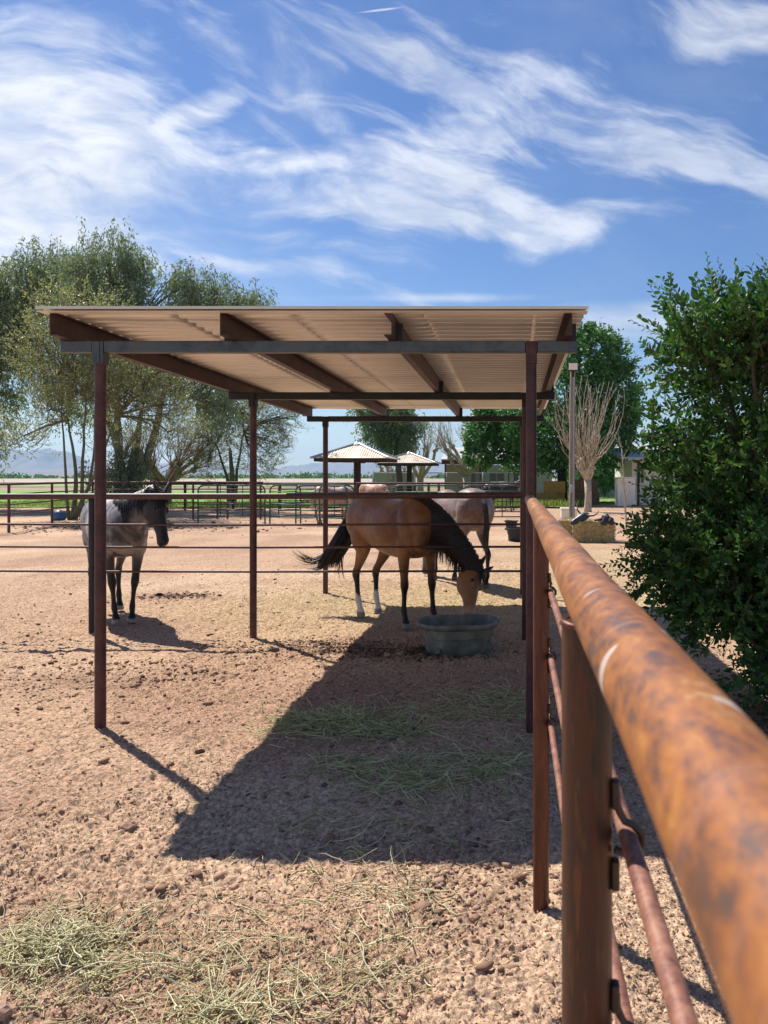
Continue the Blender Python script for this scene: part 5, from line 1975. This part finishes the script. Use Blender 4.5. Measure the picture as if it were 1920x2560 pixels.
weeping_tree('weeping_tree', 'grey-green drooping tree at the far left edge, its trunk outside the picture', base_at(-60, dB),
             [E(110, 660, dB, 75, 70), E(60, 720, dB, 85, 75), E(10, 790, dB, 70, 110), E(70, 850, dB, 60, 90), E(-40, 900, dB, 80, 120), E(-10, 1070, dB, 35, 60), E(-60, 700, dB, 90, 80),E(10, 980, dB, 18, 30)],
             [(*P(-40, 950, dB), .3), (*P(20, 850, dB), .2)], .4, 21, L_euc, barkg, 9, hang=1.6, leaf=.20, asp=.28)

# thin-stemmed palo verde
def palo(label, base, stems, lobes, seed, name='palo_verde_tree', mat=None, ntw=900, nleaf=14, up=1.0, tw=1.1):
    t = thing(name, label, 'tree', base)
    rr = random.Random(seed)
    r = np.random.default_rng(seed)
    w = MB()
    b = Vector(base)
    tips = []
    for (x, y, z, r0) in stems:
        e = Vector((x, y, z))
        p = limb(w, b + Vector((rr.uniform(-.3, .3), rr.uniform(-.3, .3), -.1)), e, r0, r0 * .28, 0, .06, 8, 8, rr)
        tips.append(p)
    C, D = [], []
    tot = sum(l[3] * l[5] for l in lobes)
    for l in lobes:
        cc = Vector(l[:3])
        st = min(tips, key=lambda q: (q[-1] - cc).length)
        pt = limb(w, st[-1], cc, .07, .03, .05, .1, 6, 6, rr)
        for k in range(int(ntw * l[3] * l[5] / tot)):
            q = Vector(in_ball(r, 1, l[:3], l[3:6], .1)[0])
            d = ((q - cc).normalized() * .6 + Vector((rr.uniform(-.5, .5), rr.uniform(-.5, .5), up * rr.uniform(.1, 1)))).normalized()
            L_ = rr.uniform(.5, 1.2) * tw
            e = q + d * L_
            if k % 7 == 0:
                limb(w, pt[rr.randint(1, len(pt) - 1)], q, .025, .012, .05, .08, 4, 4, rr)
            m = limb(w, q - d * .3, e, .013, .005, -.08, .1, 3, 3, rr)
            tt = r.uniform(0, 1, nleaf)
            C.append(np.array(q)[None] + np.outer(tt, np.array(d * L_)) + r.normal(0, .06, (nleaf, 3)))
            D.append(np.tile(np.array(d), (nleaf, 1)))
    w.build('trunk', barkg, t, True)
    C = np.concatenate(C)
    leaves('crown', C, np.concatenate(D), np.full(len(C), .12), mat or L_pv, t, .3, seed, jit=.8)


dC = 31
palo('thin-stemmed yellow-green tree with several slender trunks near the blue bucket', base_at(192, dC),
     [(*P(170, 1050, dC), .12), (*P(215, 1000, dC), .10), (*P(235, 1040, dC), .09), (*P(290, 1040, dC), .09), (*P(150, 950, dC), .07)],
     [E(200, 800, dC, 120, 75), E(130, 880, dC, 80, 90), E(260, 880, dC, 110, 80, 1), E(380, 920, dC, 80, 70), E(200, 960, dC, 110, 70), E(330, 1000, dC, 100, 60), E(420, 1010, dC, 70, 50), E(130, 1020, dC, 45, 60), E(440, 900, dC, 60, 40), E(60, 1090, dC, 50, 40), E(420, 1080, dC, 60, 45, 2), E(300, 1080, dC, 60, 40, 2), E(350, 940, dC, 60, 50, 2)], 14, ntw=1500, nleaf=20)
dD = 47
palo('dull olive tree with sparse foliage behind the middle shelter post', base_at(573, dD),
     [(*P(575, 1120, dD), .28), (*P(540, 1110, dD), .16), (*P(610, 1080, dD), .14)],
     [E(560, 1060, dD, 70, 50), E(500, 1090, dD, 50, 60), E(640, 1050, dD, 55, 50), E(700, 1040, dD, 35, 50), E(590, 1000, dD, 80, 45), E(520, 1160, dD, 45, 35), E(640, 1140, dD, 55, 50), E(690, 1110, dD, 30, 40), E(740, 1040, dD, 15, 25)],
     15, name='olive_tree', mat=L_olive, ntw=1300, nleaf=16, up=.4)


# bare pollarded trees
def pollard(label, base, h0, knob, shoots, spread, top, seed, mat=None, trunk_r=.22, nlimb=7, lw=.7, lh=.9, sr=.016, wob=.09):
    t = thing('bare_tree', label, 'tree', base)
    rr = random.Random(seed)
    w = MB()
    b = Vector(base)
    f = b + Vector((0, 0, h0))
    w.tube([b - Vector((0, 0, .2)), b + Vector((0, 0, .15)), b + Vector((.03, 0, h0 * .5)), f], [trunk_r * 1.25, trunk_r * 1.05, trunk_r * .9, trunk_r], 12)
    s = MB()
    for i in range(nlimb):
        a = 2 * math.pi * i / nlimb + rr.uniform(-.3, .3)
        q = rr.uniform(.25, 1)
        e = f + Vector((math.cos(a) * lw * q, math.sin(a) * lw * q, lh * rr.uniform(.45, 1.0)))
        limb(w, f - Vector((0, 0, .1)), e, trunk_r * .55, knob * .55, .0, .12, 8, 6, rr)
        # knuckle
        for k in range(4):
            c = e + Vector((rr.uniform(-1, 1), rr.uniform(-1, 1), rr.uniform(-1, .6))) * knob * .6
            ellipsoid(w, c, (knob * rr.uniform(.5, .9),) * 3, None, 8, 6)
        for k in range(shoots):
            aa = a + rr.uniform(-1.3, 1.3)
            out = rr.uniform(.1, 1) * spread * (.5 + q * .6)
            tp = Vector((b.x + (e.x - b.x) * 1.2 + math.cos(aa) * out, b.y + (e.y - b.y) * 1.2 + math.sin(aa) * out, b.z + top * rr.uniform(.72, 1.0) - out * .25))
            pts = limb(s, e, tp, sr * 1.5, sr * .35, -.08, wob, 4, 7, rr)
            for m_ in range(4):
                p = pts[rr.randint(2, 6)]
                d = (tp - e).normalized()
                d2 = (d + Vector((rr.uniform(-.6, .6), rr.uniform(-.6, .6), rr.uniform(-.2, .5)))).normalized()
                limb(s, p, p + d2 * rr.uniform(.3, .9), sr * .7, sr * .25, -.05, .08, 3, 3, rr)
    w.build('trunk', mat or barkp, t, True)
    s.build('shoots', mat or barkp, t, True)


pollard('bare pollarded tree with long upright shoots right of the lamp pole', (3.60, 38, 0), 1.55, .15, 4, 2.7, 6.9, 31, nlimb=11, lw=.75, lh=1.0, trunk_r=.18, sr=.022, wob=.13)
dF = 47
barkq = mat_noise('reddish_grey_bark', [s2l('6f5a50'), s2l('8d766a')], 6, .85)
pollard('bare spreading tree with reddish twigs behind the blue roan horse', base_at(415, dF), 1.2, .2, 16, 3.0, 5.6, 33, mat=barkq, trunk_r=.32, nlimb=10, lw=2.2, lh=1.6, sr=.020)
dG = 56
pollard('bare tree in front of the stable with thick knuckled branches', base_at(1167, dG), 1.8, .2, 11, 1.5, 6.6, 35, trunk_r=.3, nlimb=8, lw=1.5, lh=2.4, sr=.022)
pollard('bare tree right of the tall shrubby tree behind the ramadas', base_at(1050, 60), 1.6, .2, 10, 1.3, 6.4, 36, trunk_r=.28, nlimb=6, lw=1.2, lh=2.2, sr=.022)
pollard('bare tree behind the peak of the right ramada', base_at(985, 62), 1.4, .2, 9, 1.5, 5.6, 37, trunk_r=.3, nlimb=6, lw=1.4, lh=1.4, sr=.02)
dH = 58
weeping_tree('weeping_tree', 'dull green drooping tree rising behind the two ramadas', base_at(1000, dH),
             [E(960, 1040, dH, 55, 35), E(1010, 1060, dH, 45, 35), E(920, 1020, dH, 35, 25), E(1000, 1100, dH, 35, 30), E(950, 1085, dH, 40, 28), E(985, 1005, dH, 50, 25)],
             [(*P(990, 1120, dH), .2)], .3, 26, L_euc, bark, 19, hang=1.0, leaf=.22, asp=.3)

# the big dark green tree on the right
def dense_tree(label, base, lobes, fork, tr, seed, n, mat, wood, leaf=.2, name='leafy_tree', asp=.5):
    t = thing(name, label, 'tree', base)
    rr = random.Random(seed)
    r = np.random.default_rng(seed)
    w = MB()
    b = Vector(base)
    f = Vector(fork)
    limb(w, b - Vector((0, 0, .2)), f, tr, tr * .8, 0, .04, 12, 6, rr)
    C, D, S = [], [], []
    vols = [l[3] * l[5] for l in lobes]
    tot = sum(vols)
    for l, v in zip(lobes, vols):
        limb(w, f, Vector(l[:3]), tr * .45, .06, .05, .08, 7, 6, rr)
        k = int(n * v / tot)
        nc = max(10, k // 42)
        cen = in_ball(r, nc, l[:3], l[3:6], .45)
        rad = np.array(l[3:6]).mean() * r.uniform(.12, .26, nc)
        for c, q in zip(cen, rad):
            p = r.normal(0, .5, (42, 3)) * q + c
            p[:, 2] += np.abs(r.normal(0, .15, 42)) * q
            C.append(p)
            o = c - np.array(l[:3])
            D.append(np.tile(o / (np.linalg.norm(o) + .01) + [0, 0, -.3], (42, 1)))
    w.build('trunk', wood, t, True)
    C = np.concatenate(C)
    leaves('crown', C, np.concatenate(D), np.full(len(C), leaf), mat, t, asp, seed, jit=.8)
    return t


dI = 50
dense_tree('big dark green leafy tree with a dark trunk behind the lamp pole', base_at(1408, dI),
           [E(1480, 900, dI, 95, 75), E(1540, 900, dI, 50, 60), E(1420, 980, dI, 130, 90), E(1520, 1000, dI, 85, 90, 1), E(1310, 1060, dI, 130, 70), E(1220, 1090, dI, 60, 60), E(1200, 1130, dI, 40, 50), E(1400, 1090, dI, 140, 70, -1), E(1500, 1110, dI, 90, 60, 1),
            E(1480, 850, dI, 60, 35), E(1560, 1050, dI, 40, 60), E(1260, 1040, dI, 80, 45), E(1330, 1150, dI, 90, 35, 1), E(1440, 830, dI, 45, 30)],
           P(1405, 1150, dI), .34, 41, 62000, L_dense, barkd, leaf=.24)
dense_tree('low rounded dark shrub behind the pollarded tree', base_at(1515, 62), [E(1510, 1190, 60, 45, 40), E(1540, 1160, 60, 40, 50), E(1480, 1200, 60, 40, 30), E(1450, 1195, 60, 45, 30)], P(1510, 1215, 62), .12, 43, 9000, L_dense, barkd, leaf=.2, name='shrub')

# bare sapling by the bush
t = thing('sapling', 'thin bare sapling between the hay bale and the bush', 'tree', (3.28, 23.2, 0))
rr = random.Random(5)
w = MB()
pts = limb(w, (3.38, 23.2, -.1), (3.22, 23.2, 2.6), .03, .015, 0, .02, 7, 8, rr)
for k in range(16):
    p = pts[rr.randint(2, 8)]
    limb(w, p, p + Vector((rr.uniform(-.45, .35), rr.uniform(-.3, .3), rr.uniform(.3, .9))), .012, .004, -.05, .08, 5, 4, rr)
w.build('trunk', barkp, t, True)


# the leafy bush close by on the right
def bush():
    t = thing('leafy_bush', 'big glossy-leaved green bush standing close on the right', 'bush', (2.2, 6.0, 0))
    r = np.random.default_rng(77)
    rr = random.Random(77)
    lobes = [(2.25, 6.0, 2.45, 1.10, 1.0, .95), (1.95, 5.95, 1.65, .95, 1.0, .85), (2.3, 6.0, .95, .85, .9, .70), (1.30, 6.0, 2.15, .38, .5, .36), (1.52, 5.8, 2.75, .42, .5, .38), (1.42, 6.1, 1.35, .42, .5, .42), (1.85, 5.5, 2.85, .45, .5, .30), (2.9, 6.2, 1.9, 1.0, 1.0, 1.3), (1.75, 5.6, .62, .3, .35, .34), (1.42, 5.95, 1.1, .55, .55, .5), (1.62, 5.8, .75, .45, .5, .4), (2.0, 5.6, .4, .4, .4, .3), (1.8, 5.7, 1.2, .6, .6, .6), (2.05, 5.6, .62, .6, .55, .5), (1.75, 5.5, .38, .35, .4, .28)]
    vols = np.array([l[3] * l[4] * l[5] for l in lobes])
    w = MB()
    b = Vector((2.25, 6.1, 0))
    for l in lobes:
        for q in range(2):
            e = Vector(in_ball(r, 1, l[:3], (l[3] * .4, l[4] * .4, l[5] * .4), 0)[0])
            limb(w, b + Vector((rr.uniform(-.15, .15), rr.uniform(-.15, .15), -.05)), e, .04, .012, .0, .08, 7, 8, rr)
    C, D, Sz = [], [], []
    ntw = 7600
    cnt = (ntw * vols ** .72 / (vols ** .72).sum()).astype(int)
    lob = np.array(lobes)
    for l, k in zip(lobes, cnt):
        v = r.normal(0, 1, (k, 3))
        v /= np.linalg.norm(v, axis=1)[:, None]
        q = r.uniform(.12, 1, (k, 1)) ** .55
        pos = np.array(l[:3]) + v * q * np.array(l[3:6])
        gap = fbm(pos[:, 0] * 2.6 + pos[:, 1] * .8, pos[:, 2] * 2.6 + pos[:, 1] * .5, 3, 17)
        for i in range(k):
            if gap[i] < (.45 if pos[i, 2] > 1.5 else .40) or pos[i, 2] > 2.80 + .4 * gap[i]:
                continue
            L_ = r.uniform(.16, .42)
            d = v[i] * .9 + np.array([r.normal(0, .35), r.normal(0, .35), r.normal(.25, .4)])
            if pos[i, 2] < 1.0:
                d[2] -= .6
            if pos[i, 2] > 2.6:
                d[2] += .5
                L_ *= 1.25
            d /= np.linalg.norm(d)
            p0 = pos[i] - d * L_ * .3
            m = int(L_ / .021)
            bend = np.array([r.normal(0, .12), r.normal(0, .12), r.normal(-.05, .12)])
            tt = np.linspace(.15, 1, m)
            P_ = p0 + np.outer(tt * L_, d) + np.outer(tt ** 2 * L_, bend)
            side = np.cross(d, r.normal(0, 1, 3))
            side /= np.linalg.norm(side)
            alt = np.where(np.arange(m) % 2 == 0, 1, -1)[:, None]
            C.append(P_)
            D.append(d * .65 + alt * side * .8 + np.array([0, 0, .1]))
            Sz.append(0.061 * (1 - .35 * tt ** 3) * r.choice([.75, 1.0, 1.2]) * r.uniform(.8, 1.2, m))
            w.tube([tuple(p0), tuple(p0 + d * L_ * .5 + bend * L_ * .25), tuple(P_[-1])], [.0035, .0028, .0015], 3, cap=False)
    C = np.concatenate(C)
    D = np.concatenate(D)
    Sz = np.concatenate(Sz)
    keep = C[:, 2] > .06
    w.build('stems', bark, t, True)
    leaves('leaves', C[keep], D[keep], Sz[keep], L_bush, t, .50, 78, quad=False, jit=.22)
    # fallen leaves
    n = 1500
    p = r.normal(0, 1, (n, 2)) * [.7, .6] + [2.0, 5.7]
    c = np.column_stack([p, ground_h(p[:, 0], p[:, 1]) + .008])
    o = leaves('leaf_litter', c, r.normal(0, 1, (n, 3)) * [1, 1, .12], np.full(n, .045), mat_noise('dry_fallen_leaves', [s2l('4f3c2c'), s2l('7a6148')], 9, .8), None, .5, 79, quad=False, jit=.05)
    tag(o, 'dry brown leaves fallen on the ground under the bush', 'leaf litter', kind='stuff')


bush()

# weeds and grass at the pens' far side, and the far tree line
def grass_tufts(name, label, x0, x1, y0, y1, n, h, seed, mat):
    r = np.random.default_rng(seed)
    x = r.uniform(x0, x1, n)
    y = r.uniform(y0, y1, n)
    k = fbm(x * .6, y * .6, 3, seed)
    s = k > .42
    x, y = x[s], y[s]
    C = np.column_stack([x, y, np.full(len(x), .02)])
    D = np.column_stack([r.normal(0, .3, len(x)), r.normal(0, .3, len(x)), np.ones(len(x))])
    o = leaves(name, C, D, np.full(len(x), h), mat, None, .22, seed, jit=.15)
    tag(o, label, 'grass', kind='stuff')


Lg = leaf_mat('weedy_grass_blades', s2l('5d6a34'), s2l('7d8848'), s2l('a0a268'), trans=.3)
grass_tufts('weeds', 'green weeds growing along the fence before the stable', -12, 4, 42, 59, 16000, .40, 51, Lg)
grass_tufts('grass', 'rough green grass growing at the near edge of the field on the left', -60, -5, 42.5, 52, 26000, .16, 52, Lg)
r = np.random.default_rng(60)
n = 9000
xc = r.uniform(-420, 60, 70)
wd = r.uniform(4, 22, 70)
i = r.integers(0, 70, n)
x = xc[i] + r.normal(0, 1, n) * wd[i] * .5
y = 560 + (i * 37 % 60) + r.normal(0, 3, n)
hh = (.9 + (i * 13 % 7) * .35)
z = np.abs(r.normal(0, .5, n)) * hh
o = leaves('distant_tree_line', np.column_stack([x, y, z]), r.normal(0, 1, (n, 3)), np.full(n, 2.2), L_dense, None, .7, 61)
tag(o, 'low dark line of far-off trees along the horizon', 'tree line', kind='stuff')

# ------------------------------------------------------------------ haze
hz = MB().box((-9500, -400, -8), (9500, 15500, 520)).build('haze', None, None)
m = bpy.data.materials.new('haze_air')
m.use_nodes = True
nt = m.node_tree
for nn in list(nt.nodes):
    if nn.type != 'OUTPUT_MATERIAL':
        nt.nodes.remove(nn)
out = [q for q in nt.nodes if q.type == 'OUTPUT_MATERIAL'][0]
pv = nt.nodes.new('ShaderNodeVolumePrincipled')
pv.inputs['Density'].default_value = 0.00008
pv.inputs['Color'].default_value = (.50, .72, 1.0, 1)
pv.inputs['Anisotropy'].default_value = 0.3
nt.links.new(pv.outputs[0], out.inputs['Volume'])
hz.data.materials.append(m)
tag(hz, 'pale blue air haze over the whole plain', 'haze', kind='stuff')
